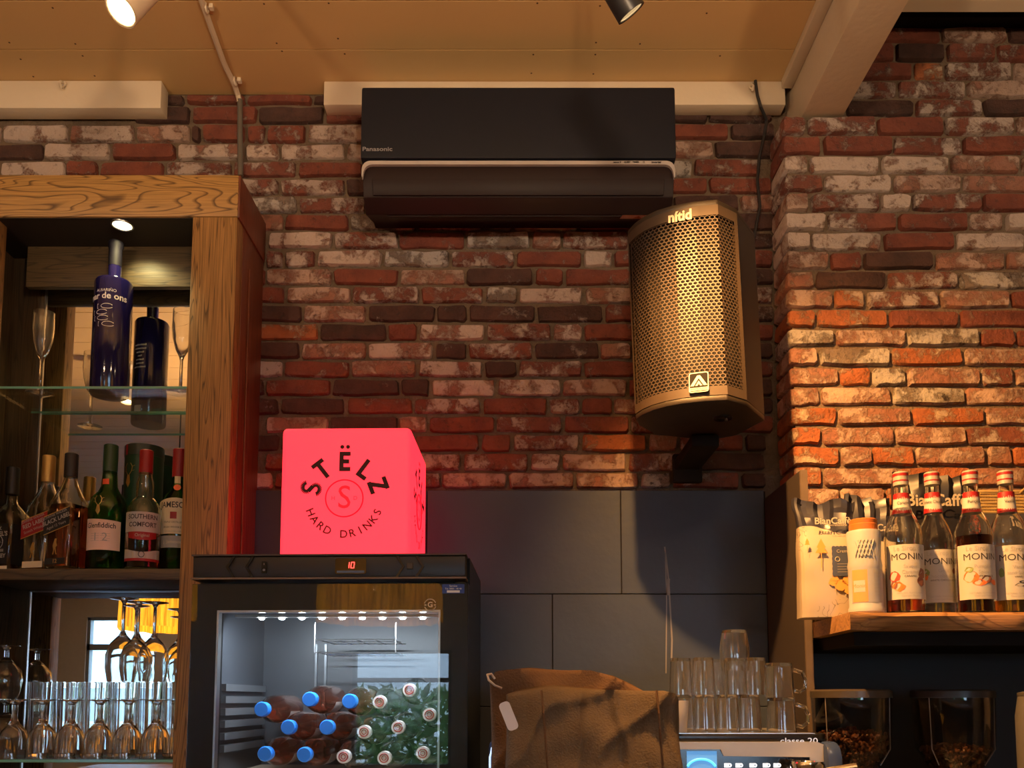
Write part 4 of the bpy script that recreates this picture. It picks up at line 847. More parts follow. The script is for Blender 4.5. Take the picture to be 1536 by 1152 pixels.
# ------------------------------------------------------------------ glasses on the lower glass shelf
TALL = [(0.026, 0), (0.027, 0.002), (0.031, 0.10), (0.0335, 0.190)]
def tumbler_prof(pr, t=0.0022, base=0.009): return pr + [(r - t, max(z, base)) for r, z in reversed(pr)] + [(0.0006, base)]
WINE = [(0.036, 0), (0.036, 0.0015), (0.009, 0.006), (0.0045, 0.014), (0.0042, 0.085), (0.010, 0.098), (0.030, 0.120), (0.041, 0.150), (0.0405, 0.185), (0.034, 0.222), (0.0326, 0.222), (0.039, 0.185), (0.0395, 0.150), (0.0285, 0.122), (0.008, 0.102), (0.0006, 0.101)]
GOB = [(0.034, 0), (0.034, 0.002), (0.014, 0.006), (0.0075, 0.014), (0.0065, 0.045), (0.012, 0.060), (0.027, 0.078), (0.0345, 0.10), (0.036, 0.146), (0.0344, 0.146), (0.033, 0.10), (0.0255, 0.080), (0.010, 0.064), (0.0006, 0.063)]
SNIF = [(0.033, 0), (0.033, 0.002), (0.010, 0.006), (0.0055, 0.012), (0.0055, 0.03), (0.018, 0.042), (0.037, 0.065), (0.041, 0.090), (0.036, 0.120), (0.029, 0.142), (0.0275, 0.142), (0.0345, 0.12), (0.0395, 0.09), (0.0355, 0.066), (0.016, 0.046), (0.0006, 0.044)]
zg = zG2 + 0.0005
for i, px in enumerate((21, 64, 106, 149, 192, 234)):
    stem('inverted goblet at the front of the bottom shelf, %s' % ('leftmost', 'second whole one', 'third whole one', 'fourth whole one', 'fifth whole one', 'next to the oak stile')[i], px, 2.178, zg, GOB, 'goblet', group='inverted goblets in the front row', inv=True, py=1090)
for i, px in enumerate((60, 100, 141, 181, 222, 262)):
    stem('tall straight glass at the rear of the bottom shelf, %s' % ('leftmost', 'second from the left', 'third from the left', 'fourth from the left', 'second from the stile', 'nearest the stile')[i], px, 2.262, zg, tumbler_prof(TALL), 'tall_glass', group='tall glasses in the rear row', py=1090)
zw_ = zg + 0.191
for lab, px, Y, sc in (('inverted wine glass standing highest on the tall glasses, leftmost of three', 184, 2.290, 1.0), ('inverted wine glass on the tall glasses, middle of three', 203, 2.185, 0.86), ('inverted wine glass on the tall glasses, rightmost of three', 231, 2.25, 0.93)):
    stem(lab, px, Y, zw_, WINE, 'wine_glass', group='inverted wine glasses', inv=True, py=960, sc=sc)
stem('inverted snifter glass at the far left, lower of the stack', 8, 2.262, zg, SNIF, 'snifter', group='stacked snifters', inv=True, py=1090); stem('inverted snifter glass at the far left, top of the stack', 8, 2.262, zg + 0.143, SNIF, 'snifter', group='stacked snifters', inv=True, py=1020)
# ------------------------------------------------------------------ counter, fridge
zFT = P(701, 831, 1.87).z; FW, FH, FD = 0.606, 0.86, 0.43; zFB = zFT - FH
ct = thing('back_counter', 'dark back counter under the fridge and coffee machine, below the picture', 'counter', (0.8, 1.95, 0))
MB().box(XC + 0.02, XPL - 0.012, 1.38, YW - 0.014, zFB - 0.04, zFB - 0.001).box(XPL - 0.012, XR - 0.05, 1.38, YP - 0.012, zFB - 0.04, zFB - 0.001).build('worktop', mat('worktop', (0.05, 0.045, 0.04), 0.4), ct, True, bevel=0.003)
MB().box(XC + 0.03, XR - 0.06, 1.45, YP - 0.015, 0, zFB - 0.041).build('base_unit', M_OAKDZ, ct, True)
fx = P(702, 950, 1.87).x
fg = thing('bar_fridge', 'black glass-door bar fridge showing 10 on its display', 'fridge', (fx, 1.87, zFB), R(-1.5))
M_FB = mat('fridge_black', (0.006, 0.006, 0.007), 0.3, spec=0.25); M_FP = mat('fridge_panel', (0.022, 0.019, 0.018), 0.42); M_FI = mat('fridge_inside', (0.05, 0.055, 0.066), 0.4)
T = 0.035; d0 = 0.045     # local frame: x from -FW to 0, y back from the door front, z up
MB().box(-FW, -FW + T, d0, FD, 0, FH - 0.06).build('side_wall', M_FB, fg); MB().box(-T, 0, d0, FD, 0, FH - 0.06).build('side_wall', M_FB, fg)
MB().box(-FW + T, -T, FD - T, FD, 0, FH - 0.06).build('rear_wall', M_FB, fg); MB().box(-FW, 0, d0 - 0.0, FD, FH - 0.06, FH - 0.0015).build('top_housing', M_FB, fg); MB().box(-FW + T, -T, d0, FD - T, 0, 0.04).build('base', M_FB, fg)
MB().box(-FW + T, -FW + T + 0.004, d0 + 0.01, FD - T, 0.04, FH - 0.064).box(-T - 0.004, -T, d0 + 0.01, FD - T, 0.04, FH - 0.064).box(-FW + T, -T, FD - T - 0.005, FD - T, 0.04, FH - 0.064).box(-FW + T, -T, d0 + 0.01, FD - T, FH - 0.066, FH - 0.0605).build('liner', M_FI, fg)
# control panel with chevrons, switch and display
pn = MB().box(-FW + 0.002, -0.006, -0.006, d0 - 0.001, FH - 0.050, FH - 0.004).build('control_panel', M_FP, fg, bevel=0.002)
MB().box(-FW, -0.004, -0.010, d0, FH - 0.0035, FH).build('top_lip', mat('lip', (0.06, 0.05, 0.045), 0.4), pn); MB().box(-FW, -0.004, -0.012, d0 - 0.001, FH - 0.0555, FH - 0.0515).build('lower_lip', mat('lip2', (0.16, 0.11, 0.075), 0.4), pn)
for x, s in ((-0.520, -1), (-0.478, -1), (-0.148, 1), (-0.105, 1)):
    ch = [(-0.010, 0.023), (-0.004, 0.023), (0.010, 0.0), (-0.004, -0.023), (-0.010, -0.023), (0.004, 0.0)]
    plate([(x + s * a, b + FH - 0.028) for a, b in ch], -0.0095, -0.005).build('chevron', mat('chevron', (0.004, 0.004, 0.004), 0.25), pn)
plate([(-0.446 + a, FH - 0.029 + b) for a, b in rrect(0.011, 0.026, 0.002)], -0.009, -0.005).build('rocker_switch', mat('switch', (0.01, 0.01, 0.01), 0.2), pn); text('I', 0.006, WPR, pn, (-0.446, -0.0095, FH - 0.022)); text('O', 0.006, WPR, pn, (-0.446, -0.0095, FH - 0.035))
plate([(-0.256 + a, FH - 0.027 + b) for a, b in rrect(0.068, 0.034, 0.004)], -0.009, -0.005).build('display', mat('display_glass', (0.012, 0.008, 0.006), 0.15), pn)
MB().box(-0.286, -0.226, -0.0096, -0.009, FH - 0.042, FH - 0.037).build('display_keys', mat('keys', (0.10, 0.14, 0.25), 0.4), pn)
RED7 = emit('red_digit', (1.0, 0.04, 0.03), 6)
def seg7(x, z, segs, w=0.0066, h=0.0125, m=RED7):
    L = {'a': (0, h / 2, 1), 'g': (0, 0, 1), 'd': (0, -h / 2, 1), 'b': (w / 2, h / 4, 0), 'c': (w / 2, -h / 4, 0), 'f': (-w / 2, h / 4, 0), 'e': (-w / 2, -h / 4, 0)}; mb = MB()
    for s in segs:
        a, b, hz = L[s]; b2 = b; a2 = a + b * 0.12
        mb.box(x + a2 - (w / 2 if hz else 0.0008), x + a2 + (w / 2 if hz else 0.0008), -0.0102, -0.0094, z + b2 - (0.0008 if hz else h / 4), z + b2 + (0.0008 if hz else h / 4))
    mb.build('digit', m, pn, smooth=0)
seg7(-0.2625, FH - 0.025, 'bc'); seg7(-0.2515, FH - 0.025, 'abcdef')
MB().lathe([(0.010, -0.001), (0.010, 0.002), (0.008, 0.003), (0.0005, 0.003)], 4).xf(Matrix.Translation((-0.127, -0.006, FH - 0.027)) @ Matrix.Rotation(R(90), 4, 'X')).build('lock', mat('lock', (0.06, 0.045, 0.035), 0.4), pn)
# door
zd = FH - 0.064; gx0, gx1, gz = -FW + 0.056, -0.060, zd - 0.058
dr = MB().box(-FW, gx0, 0, d0 - 0.003, 0.02, zd).box(gx1, 0, 0, d0 - 0.003, 0.02, zd).box(gx0, gx1, 0, d0 - 0.003, gz, zd).box(gx0, gx1, 0, d0 - 0.003, 0.02, 0.08).build('door', M_FB, fg, smooth=0)
MB().box(-FW + 0.001, -0.001, -0.004, -0.0005, 0.021, zd - 0.001).build('glass_pane', pane('door_glass', (0.93, 0.95, 0.95), ior=1.40), dr, smooth=0)
tr_ = 0.0045
MB().box(gx0, gx0 + tr_, 0.001, 0.02, 0.08, gz).box(gx0, gx1, 0.001, 0.02, gz - tr_, gz).box(gx1 - tr_, gx1, 0.001, 0.02, 0.08, gz).build('glass_spacer', M_STEEL, dr, smooth=0)
lg = mat('logo_pale', (0.60, 0.50, 0.36), 0.4)
for a0, a1 in ((20, 165), (200, 345)): MB().torus((-0.082, -0.0046, zd - 0.048), 0.0125, 0.0011, 'Y', 20, 4, a0, a1).build('logo', lg, dr)
text('G', 0.016, lg, dr, (-0.082, -0.0048, zd - 0.048), bold=0.0005); MB().box(-0.0945, -0.090, -0.0049, -0.0046, zd - 0.0495, zd - 0.047).box(-0.074, -0.0695, -0.0049, -0.0046, zd - 0.0495, zd - 0.047).build('logo', lg, dr, smooth=0)
MB().box(-0.056, -0.008, -0.0049, -0.0042, zd - 0.023, zd - 0.003).build('blue_sticker', mat('sticker_blue', (0.02, 0.05, 0.25), 0.4), dr, smooth=0)
text('Service', 0.006, WPR, dr, (-0.032, -0.0052, zd - 0.007)); text('Tel. 0800 - 40 40', 0.0052, WPR, dr, (-0.032, -0.0052, zd - 0.013)); MB().box(-0.046, -0.018, -0.0053, -0.0050, zd - 0.0215, zd - 0.0165).build('sticker_strip', WPR, dr, smooth=0)
MB().sphere((-0.018, 0.01, zd + 0.002), 0.006, sc=(2, 1, 0.6)).build('hinge', M_STEEL, dr)
# interior: LED strip, hanging wire rack, side rails, bottle shelf
LEDM = emit('led', (0.85, 0.93, 1.0), 60); ledz = gz - 0.014; 
MB().box(gx0 + 0.02, gx1 - 0.01, d0 + 0.012, d0 + 0.03, ledz + 0.004, ledz + 0.010).build('led_strip', mat('led_bar', (0.5, 0.5, 0.5), 0.4), fg)
for i in range(9):
    x = gx0 + 0.079 + i * 0.0455; MB().sphere((x, d0 + 0.020, ledz + 0.002), 0.0048, sc=(1.5, 1, 0.7)).build('led', LEDM, fg)
fM = Matrix.Translation(fg.location) @ Matrix.Rotation(R(-1.5), 4, 'Z')
ld = bpy.data.lights.new('fridge_led', 'AREA'); ld.shape = 'RECTANGLE'; ld.size = 0.42; ld.size_y = 0.012; ld.energy = 4.2; ld.color = (0.80, 0.90, 1.0)
lo = bpy.data.objects.new('fridge_led', ld); COL.objects.link(lo); lo.parent = fg; lo.location = (-FW / 2, d0 + 0.022, ledz - 0.006); lo.rotation_euler = (R(25), 0, 0)
wr = MB()
zr_ = gz - 0.055
for i in range(2):
    for q in range(5): x = -0.36 + q * 0.043; wr.cyl((x, d0 + 0.1, zr_ - 0.03 * i), (x, d0 + 0.26, zr_ - 0.03 * i), 0.0013, seg=5)
    for y in (d0 + 0.1, d0 + 0.18, d0 + 0.26): wr.cyl((-0.37, y, zr_ - 0.03 * i), (-0.18, y, zr_ - 0.03 * i), 0.0016, seg=5)
for x in (-0.37, -0.18): wr.cyl((x, d0 + 0.1, zr_ - 0.03), (x, d0 + 0.1, zr_ + 0.04), 0.0016, seg=5)
wr.build('wire_rack', M_STEEL, fg)
for i in range(6): MB().box(-FW + T + 0.004, -FW + T + 0.02, d0 + 0.03, FD - T - 0.03, gz - 0.175 - i * 0.0275, gz - 0.159 - i * 0.0275).build('side_rail', mat('rail', (0.20, 0.21, 0.23), 0.3, 0.6), fg)
for x in (gx0 + 0.12, gx0 + 0.145): MB().box(x, x + 0.006, FD - T - 0.012, FD - T - 0.005, 0.3, gz - 0.05).build('rear_channel', mat('rail', (0.42, 0.44, 0.46)), fg)
zfs = P(500, 1153, 1.98).z - zFB - 0.012
MB().box(-FW + T + 0.006, -T - 0.006, d0 + 0.02, FD - T - 0.006, zfs - 0.012, zfs).build('bottle_shelf', mat('fridge_shelf', (0.62, 0.52, 0.40), 0.5), fg)
# bottles lying in the fridge, necks forward
def lying(px, py, kind, label):
    Yc_ = 1.965; p = P(px, py, Yc_)
    t = thing('pink_drink_bottle' if kind else 'clear_drink_bottle', label, 'bottle', p, R(-1.5), 'blue-capped pink bottles in the fridge' if kind else 'white-capped clear bottles in the fridge')
    M90 = Matrix.Rotation(R(90), 4, 'X')       # +z of the profile -> -y (towards the door)
    pr = [(0.030, -0.235), (0.034, -0.230), (0.034, -0.115), (0.031, -0.085), (0.020, -0.055), (0.0135, -0.035), (0.0125, 0.0)]
    gmat = glass('pink_bottle', (0.95, 0.52, 0.40)) if kind else glass('cold_bottle', (0.97, 0.985, 0.97))
    a = bottle_mesh([(r, z) for r, z in pr], 0.0028, 24); a.xf(M90); a.build('glass_body', gmat, t)
    c = MB().lathe([(0.0165 if kind else 0.0150, -0.022), (0.0172 if kind else 0.0152, -0.003), (0.015, 0.001), (0.0006, 0.001)], 24).xf(M90); c.build('cap', K_BLUE if kind else mat('cap_white', (0.75, 0.72, 0.72), 0.4), t)
    if kind:
        m2 = cpatch(0.0344, -0.20, -0.12, -1.4, 1.4); m2.xf(M90); m2.build('label', mat('label_drink', (0.65, 0.60, 0.58), 0.5), t)
    else:
        q = MB().torus((0, 0, 0.0012), 0.0095, 0.0014, 'Z', 20, 5).xf(M90); q.build('cap_ring', K_RED, t); q = MB().torus((0, 0, 0.0013), 0.005, 0.0009, 'Z', 14, 4).xf(M90); q.build('cap_ring', K_RED, t)
        m2 = cpatch(0.0344, -0.20, -0.12, -1.2, 1.2); m2.xf(M90); m2.build('label', mat('label_clear', (0.62, 0.68, 0.62), 0.5), t)
for px, py, lb in ((392, 1064, 'upper left'), (464, 1049, 'top middle'), (524, 1052, 'top right'), (432, 1091, 'middle left'), (490, 1091, 'middle right'), (397, 1131, 'bottom left'), (456, 1132, 'bottom right')):
    lying(px, py, 1, 'pink bottle with blue cap lying in the fridge, %s of the seven' % lb)
for px, py, lb in ((569, 1053, 'upper left'), (614, 1035, 'topmost'), (644, 1072, 'upper right'), (546, 1098, 'middle left'), (597, 1091, 'middle'), (515, 1135, 'bottom left'), (576, 1137, 'bottom middle'), (634, 1130, 'bottom right')):
    lying(px, py, 0, 'clear bottle with white and red cap lying in the fridge, %s' % lb)

# ------------------------------------------------------------------ red light cube on the fridge
yq0 = 1.935; cA, cB = P(420, 740, yq0).x, P(616, 740, yq0).x; CS = cB - cA
lc = thing('light_cube', 'glowing red cube lamp with dark circular lettering on top of the fridge', 'lamp', ((cA + cB) / 2, yq0, zFT + 0.0005), R(-1.0))
M_CUBE = emit('cube_glow', (1.0, 0.024, 0.045), 1.9, (0.7, 0.10, 0.12))
CH = P(500, 641, yq0).z - zFT
MB().box(-CS / 2, CS / 2, 0, CS, 0, CH).build('cube_body', M_CUBE, lc, bevel=0.012, segs=4)
M_LET = mat('cube_letters', (0.06, 0.004, 0.008), 0.6); M_RING = emit('cube_ring', (1.0, 0.004, 0.02), 0.85, (0.5, 0.02, 0.03))
def logo(mtx, k):
    def put(txt, size, ang, rad, m, flip=False, bold=0.0, sx=1.0, nm='lettering'):
        a = R(ang); x, z = rad * math.sin(a), rad * math.cos(a); rot = a if not flip else a + math.pi
        mb = text_mb(txt, size, 'center', 0, bold, sx); mb.xf(mtx @ Matrix.Translation((x, 0, z)) @ Matrix.Rotation(rot, 4, 'Y'))
        me = bpy.data.meshes.new(nm); me.from_pydata(mb.v, [], mb.f); link(nm, me, m, lc)
    hL, wL, q = 0.0235, 0.0132, 0.0051         # half height, half width, half stroke
    def bar(x0, z0, x1, z1, w=q):
        d = Vector((x1 - x0, z1 - z0)).normalized() * w; n = Vector((-d.y, d.x)); return [(x0 + n.x, z0 + n.y), (x1 + n.x, z1 + n.y), (x1 - n.x, z1 - n.y), (x0 - n.x, z0 - n.y)]
    dot = lambda cx, cz, r: [(cx + r * math.cos(k_ * math.pi / 8), cz + r * math.sin(k_ * math.pi / 8)) for k_ in range(16)]
    spts = [(0.0115 * math.cos(R(a)), 0.0108 + 0.0098 * math.sin(R(a))) for a in range(25, 235, 15)] + [(0.0115 * math.cos(R(a)), -0.0108 + 0.0098 * math.sin(R(a))) for a in range(55, -160, -15)]
    sband = [bar(*spts[k_], *spts[k_ + 1]) for k_ in range(len(spts) - 1)]
    GL = {'T': [bar(-wL - 0.003, hL - q, wL + 0.003, hL - q), bar(0, hL - q, 0, -hL)], 'L': [bar(-wL + q, hL, -wL + q, -hL), bar(-wL + q, -hL + q, wL, -hL + q)],
          'Z': [bar(-wL - 0.002, hL - q, wL + 0.002, hL - q), bar(-wL - 0.002, -hL + q, wL + 0.002, -hL + q), bar(wL - 0.003, hL - q, -wL + 0.003, -hL + q)],
          'E': [bar(-wL + q, hL, -wL + q, -hL), bar(-wL, hL - q, wL, hL - q), bar(-wL, -hL + q, wL, -hL + q), bar(-wL, 0, wL - 0.003, 0), dot(-0.0068, hL + 0.0115, 0.0048), dot(0.0068, hL + 0.0115, 0.0048)], 'S': sband}
    for txt, ang, rad in (('S', -73, 0.082), ('T', -38, 0.087), ('E', 0, 0.088), ('L', 36, 0.084), ('Z', 69, 0.085)):
        a = R(ang); mb = MB()
        for n_i, pg in enumerate(GL[txt]): kk = len(mb.v); mb.v += [(x * k, -0.00002 * n_i, z * k) for x, z in pg]; mb.f.append(tuple(range(kk, kk + len(pg))))
        mb.xf(mtx @ Matrix.Translation((rad * k * math.sin(a), 0, rad * k * math.cos(a))) @ Matrix.Rotation(a, 4, 'Y')); me = bpy.data.meshes.new('lettering'); me.from_pydata(mb.v, [], mb.f); link('lettering', me, M_LET, lc)
    for i, c in enumerate('HARD DRINKS'):
        if c != ' ': put(c, 0.026 * k, -113 - i * 13.4, 0.086 * k, mat('cube_letters2', (0.16, 0.006, 0.012), 0.6), True, 0.0004 * k)
    rr_ = MB().torus((0, 0, 0), 0.044 * k, 0.0016 * k, 'Y', 40, 4); rr_.xf(mtx); rr_.build('logo_ring', M_RING, lc)
    mb = text_mb('S', 0.078 * k, 'center', 0, 0.0, 0.95); mb.xf(mtx); me = bpy.data.meshes.new('logo_letter'); me.from_pydata(mb.v, [], mb.f); link('logo_letter', me, M_RING, lc)
    for x, c in ((-0.026, 'H'), (0.026, 'D')): 
        mb = text_mb(c, 0.013 * k); mb.xf(mtx @ Matrix.Translation((x * k, 0, 0))); me = bpy.data.meshes.new('logo_letter'); me.from_pydata(mb.v, [], mb.f); link('logo_letter', me, M_RING, lc)
logo(Matrix.Translation((-0.002, -0.0012, CH * 0.455)), 0.97)
logo(Matrix.Translation((CS / 2 + 0.0012, CS / 2, CH * 0.455)) @ Matrix.Rotation(R(90), 4, 'Z'), 0.97)

# ------------------------------------------------------------------ coffee machine
YMF = 1.78; xm0, xm1 = P(734, 1120, YMF).x, P(1256, 1120, YMF).x; zmt = P(1100, 1101, YMF).z
cm = thing('coffee_machine', 'espresso machine with black top tray, steel front band and lit blue screen', 'coffee machine', ((xm0 + xm1) / 2, YMF + 0.2, zFB))
MB().box(xm0 + 0.02, xm1 - 0.04, YMF + 0.03, 2.10, zFB, zmt - 0.03).build('body', M_BLACK, cm, True, bevel=0.01)
trp = rrect(xm1 - xm0 - 0.02, 0.36, 0.04)
zc0 = P(1100, 1112, YMF).z
MB().loft([[((xm0 + xm1) / 2 + x, YMF + 0.185 + y, z) for x, y in trp] for z in (zc0, zmt)]).build('top_tray', mat('tray_black', (0.014, 0.013, 0.014), 0.25), cm, True, bevel=0.002)
MB().box(xm0 + 0.03, xm1 - 0.04, YMF + 0.012, YMF + 0.35, zmt, zmt + 0.0012).build('cup_plate', mat('cup_steel', (0.62, 0.60, 0.57), 0.28, 0.85), cm, True, smooth=0)  # bright steel added to throw light up through the glasses
zc1 = P(1100, 1134, YMF).z
pb = [(P(790, 1113, YMF).x, zc0 - 0.001), (P(1225, 1113, YMF).x, zc0 - 0.001), (P(1236, 1118, YMF).x, zc0 - 0.007), (P(1243, 1130, YMF).x, zc1), (P(1245, 1152, YMF).x, zc1 - 0.05), (P(1215, 1152, YMF).x, zc1 - 0.05), (P(1214, 1136, YMF).x, zc1 - 0.002), (P(1085, 1133, YMF).x, zc1), (P(1080, 1124, YMF).x, zc0 - 0.016), (P(790, 1124, YMF).x, zc0 - 0.016)]
plate(pb, YMF - 0.004, YMF + 0.02).build('steel_band', mat('band_steel', (0.42, 0.40, 0.38), 0.4, 0.3), cm, True)
MB().box(P(760, 1130, YMF).x, P(1216, 1130, YMF).x, YMF, YMF + 0.03, zFB + 0.3, zc0 - 0.012).build('control_panel', mat('panel_black', (0.012, 0.013, 0.016), 0.12), cm, True)
M_SCR = emit('screen', (0.10, 0.30, 0.62), 0.9)
MB().box(P(1030, 1130, YMF).x, P(1075, 1130, YMF).x, YMF - 0.0012, YMF, zc1 - 0.055, zc0 - 0.0195).build('screen', M_SCR, cm, True, smooth=0)
arc = [P(1052, 1152, YMF) + Vector((0.030 * math.cos(R(a)), -0.0016, 0.022 * math.sin(R(a)) - 0.004)) for a in range(20, 165, 10)]
MB().tube(arc, 0.0022, 6).build('screen_graphic', emit('screen_cyan', (0.10, 0.75, 0.80), 1.6), cm, True)
for px in (1090, 1107, 1128, 1148, 1164):
    p = P(px, 1148, YMF - 0.001); MB().torus((p.x + 0.006, p.y, p.z), 0.003, 0.0012, 'Y', 10, 4).box(p.x - 0.005, p.x + 0.004, p.y - 0.001, p.y, p.z - 0.004, p.z + 0.004).build('cup_icon', emit('icon_white', (0.9, 0.95, 1.0), 2.5), cm, True, smooth=0)
text('classe 20', 0.0165, emit('icon_text', (0.50, 0.58, 0.75), 0.45), cm, P(1198, 1110, YMF) + Vector((0, -0.002, -0.002)) - cm.location, bold=0.0001, sx=1.3)
# rounded side cheeks with pale outline
for xs, s in ((xm0, 1), (xm1 - 0.03, -1)):
    prof = [(YMF - 0.03, zFB + 0.2), (YMF - 0.03, zc0 - 0.03), (YMF - 0.02, zc0 - 0.010), (YMF, zc0 - 0.001), (2.2, zc0 - 0.001), (2.2, zFB + 0.2)]
    extr(prof, xs, xs + 0.03).build('side_cheek', mat('cheek', (0.03, 0.05, 0.13), 0.25), cm, True, bevel=0.006)
xo = xm0 + 0.002
MB().tube([(xo, YMF - 0.032, zFB + 0.25), (xo, YMF - 0.032, zc0 - 0.03), (xo + 0.004, YMF - 0.031, zc0 - 0.012), (xo + 0.012, YMF - 0.028, zc0 - 0.004), (xo + 0.022, YMF - 0.022, zc0 + 0.001), (xo + 0.03, YMF - 0.02, zc0 + 0.001)], 0.0022, 8).build('light_trim', emit('trim_light', (0.55, 0.72, 1.0), 1.2), cm, True)
hx = P(1214, 1150, YMF - 0.05); MB().lathe([(0.034, -0.03), (0.034, 0.0), (0.030, 0.006), (0.022, 0.006), (0.020, 0.002), (0.010, 0.002), (0.0006, 0.003)], 28, (hx.x, hx.y + 0.01, hx.z + 0.004)).cyl((hx.x + 0.02, hx.y - 0.01, hx.z - 0.012), (hx.x + 0.085, hx.y - 0.02, hx.z - 0.002), 0.010, 0.012).build('steam_knob', M_CHROME, cm, True)

# ------------------------------------------------------------------ glasses and mugs on the machine
T1 = [(0.0205, 0), (0.0215, 0.003), (0.0240, 0.050), (0.0250, 0.078)]; T2 = [(0.0245, 0), (0.027, 0.006), (0.0315, 0.040), (0.031, 0.070), (0.0295, 0.088)]
def cup(label, px, Y, z, pr, name, handle=False, rz=0, group='glasses piled on the coffee machine'):
    h = pr[-1][1]; mb = MB().lathe(tumbler_prof(pr, 0.002, 0.007), 28); mb.v = [(x, y, h - zz) for x, y, zz in mb.v]
    x = P(px, 1070, Y).x
    if not handle:
        o = mb.build(name, M_GLASS, None); o.location = (x, Y, z); return tag(o, label, 'glass', group)
    t = thing(name, label, 'mug', (x, Y, z), rz, 'glass mugs on the coffee machine'); mb.build('bowl', M_GLASS, t)
    r = pr[1][0]; MB().tube([(r + 0.003, 0, 0.014), (r + 0.014, 0, 0.011), (r + 0.024, 0, 0.020), (r + 0.026, 0, 0.036), (r + 0.020, 0, 0.052), (r + 0.002, 0, 0.058)], 0.0042, 10).build('handle', M_GLASS, t)
zt1 = zmt + 0.0018; zt2 = zt1 + 0.0786; zt3 = zt2 + 0.0786
for px, Y, lb in ((1024, 1.86, 'leftmost of the bottom layer'), (1057, 1.84, 'second from the left in the bottom layer'), (1091, 1.84, 'third from the left in the bottom layer'), (1124, 1.85, 'bottom layer beside the mugs'), (1042, 1.92, 'rear of the bottom layer, left'), (1076, 1.92, 'rear of the bottom layer, middle'), (1110, 1.92, 'rear of the bottom layer, right')):
    cup('small inverted glass on the coffee machine, %s' % lb, px, Y, zt1, T1, 'small_glass')
for px, Y, lb in ((1022, 1.865, 'leftmost of the second layer'), (1075, 1.925, 'rear of the second layer'), (1104, 1.86, 'second layer under the big tumbler'), (1134, 1.85, 'second layer beside the upper mug'), (1056, 1.845, 'second from the left in the second layer'), (1118, 1.925, 'rear of the second layer, right'), (1040, 1.925, 'rear of the second layer, left')):
    cup('small inverted glass on the coffee machine, %s' % lb, px, Y, zt2, T1, 'small_glass')
cup('large inverted tumbler on the very top of the glass pile', 1104, 1.87, zt3 - 0.028, T2, 'tumbler')
MUG = [(0.027, 0), (0.028, 0.003), (0.0295, 0.04), (0.031, 0.072)]
cup('inverted glass mug with handle, lower of the right-hand stack', 1172, 1.84, zt1, MUG, 'glass_mug', True, R(-12)); cup('inverted glass mug with handle, upper of the right-hand stack', 1170, 1.84, zt1 + 0.0726, MUG, 'glass_mug', True, R(-8))
o = tag(MB().lathe([(0.0235, 0), (0.0243, 0.002), (0.029, 0.05), (0.030, 0.066), (0.028, 0.066), (0.027, 0.05), (0.022, 0.006), (0.0006, 0.005)], 28).build('paper_cup', mat('white_cup', (0.70, 0.64, 0.56), 0.4), None), 'white cup peeking out behind the canvas bag', 'cup'); o.location = (P(1012, 1060, 1.80).x, 1.805, zt1)

# ------------------------------------------------------------------ canvas bag in front of the machine
M_CANV = mat('canvas', (0.125, 0.088, 0.055), 0.85, var=0.25, scale=9, bump=0.35, bscale=260, spec=0.2); M_CANV2 = mat('canvas_top', (0.13, 0.072, 0.038), 0.85, var=0.25, scale=9, bump=0.3, bscale=240, spec=0.2)
Yb = 1.60; bz0 = zFB + 0.0005
bgx = P(890, 1100, Yb).x
bg = thing('canvas_bag', 'crumpled brown canvas bag with a white tag in front of the coffee machine', 'bag', (bgx, Yb, bz0))
def bag_shape(left, right, tops, d, z0, yc, fold, m, name, seed, ncol=80, nrow=64):
    rg = random.Random(seed); from mathutils import noise as nz
    rings = []
    for j in range(nrow + 1):
        v = j / nrow; ring = []
        for side in (0, 1):
            for i in range(ncol):
                u = i / ncol if side == 0 else 1 - i / ncol
                x = left + (right - left) * u; zt_ = tops(u)
                z = z0 + (zt_ - z0) * v
                bulge = math.sqrt(max(0, 1 - abs(2 * u - 1) ** 6)) * (1 - 0.80 * v ** 6) * d
                y = yc + (-bulge if side == 0 else bulge)
                nvec = Vector((x * 7 + seed, z * 6, side * 3)); f = nz.noise(nvec) * fold + nz.noise(nvec * 2.6) * fold * 0.5
                wq = x * 26 + 3.2 * nz.noise(Vector((x * 5, z * 6, seed))) + (z - z0) * 4
                rid = 1 - abs(math.sin(wq)); dg = 1 - abs(math.sin((x * 14 - z * 22) + 2.5 * nz.noise(Vector((x * 6, z * 6, seed + 7)))))
                cr = -(rid ** 3) * fold * 0.55 - (dg ** 4) * fold * 0.45
                ring.append((x + nz.noise(nvec + Vector((9, 0, 0))) * 0.006, y + (f + cr) * (1 if side == 0 else 0.5), z + 0.006 * nz.noise(nvec * 1.7) * v))
        rings.append(ring)
    return MB().loft(rings).build(name, m, bg, True, smooth=80)
def bx_(px, Y=Yb): return P(px, 1090, Y).x
def tops_of(pts, Y):
    q = [(P(px, py, Y).x, P(px, py, Y).z) for px, py in pts]; a, b = q[0][0], q[-1][0]
    def f(u):
        x = a + (b - a) * u
        for (x0, z0), (x1, z1) in zip(q, q[1:]):
            if x <= x1: t = (x - x0) / (x1 - x0); return z0 + (z1 - z0) * t
        return q[-1][1]
    return a, b, f
a, b, f = tops_of([(757, 1042), (775, 1038), (800, 1033), (830, 1028), (900, 1032), (960, 1033), (1000, 1036), (1022, 1042), (1030, 1060)], 1.55)
bag_shape(a, b, f, 0.066, bz0, 1.62, 0.022, M_CANV, 'bag_front', 1.3)
a, b, f = tops_of([(735, 1020), (745, 1006), (780, 1002), (830, 1003), (885, 1005), (925, 1014), (955, 1028), (985, 1045)], 1.66)
bag_shape(a, b, f, 0.036, bz0, 1.715, 0.015, M_CANV2, 'bag_flap', 4.1)
p0 = P(748, 1040, 1.60)
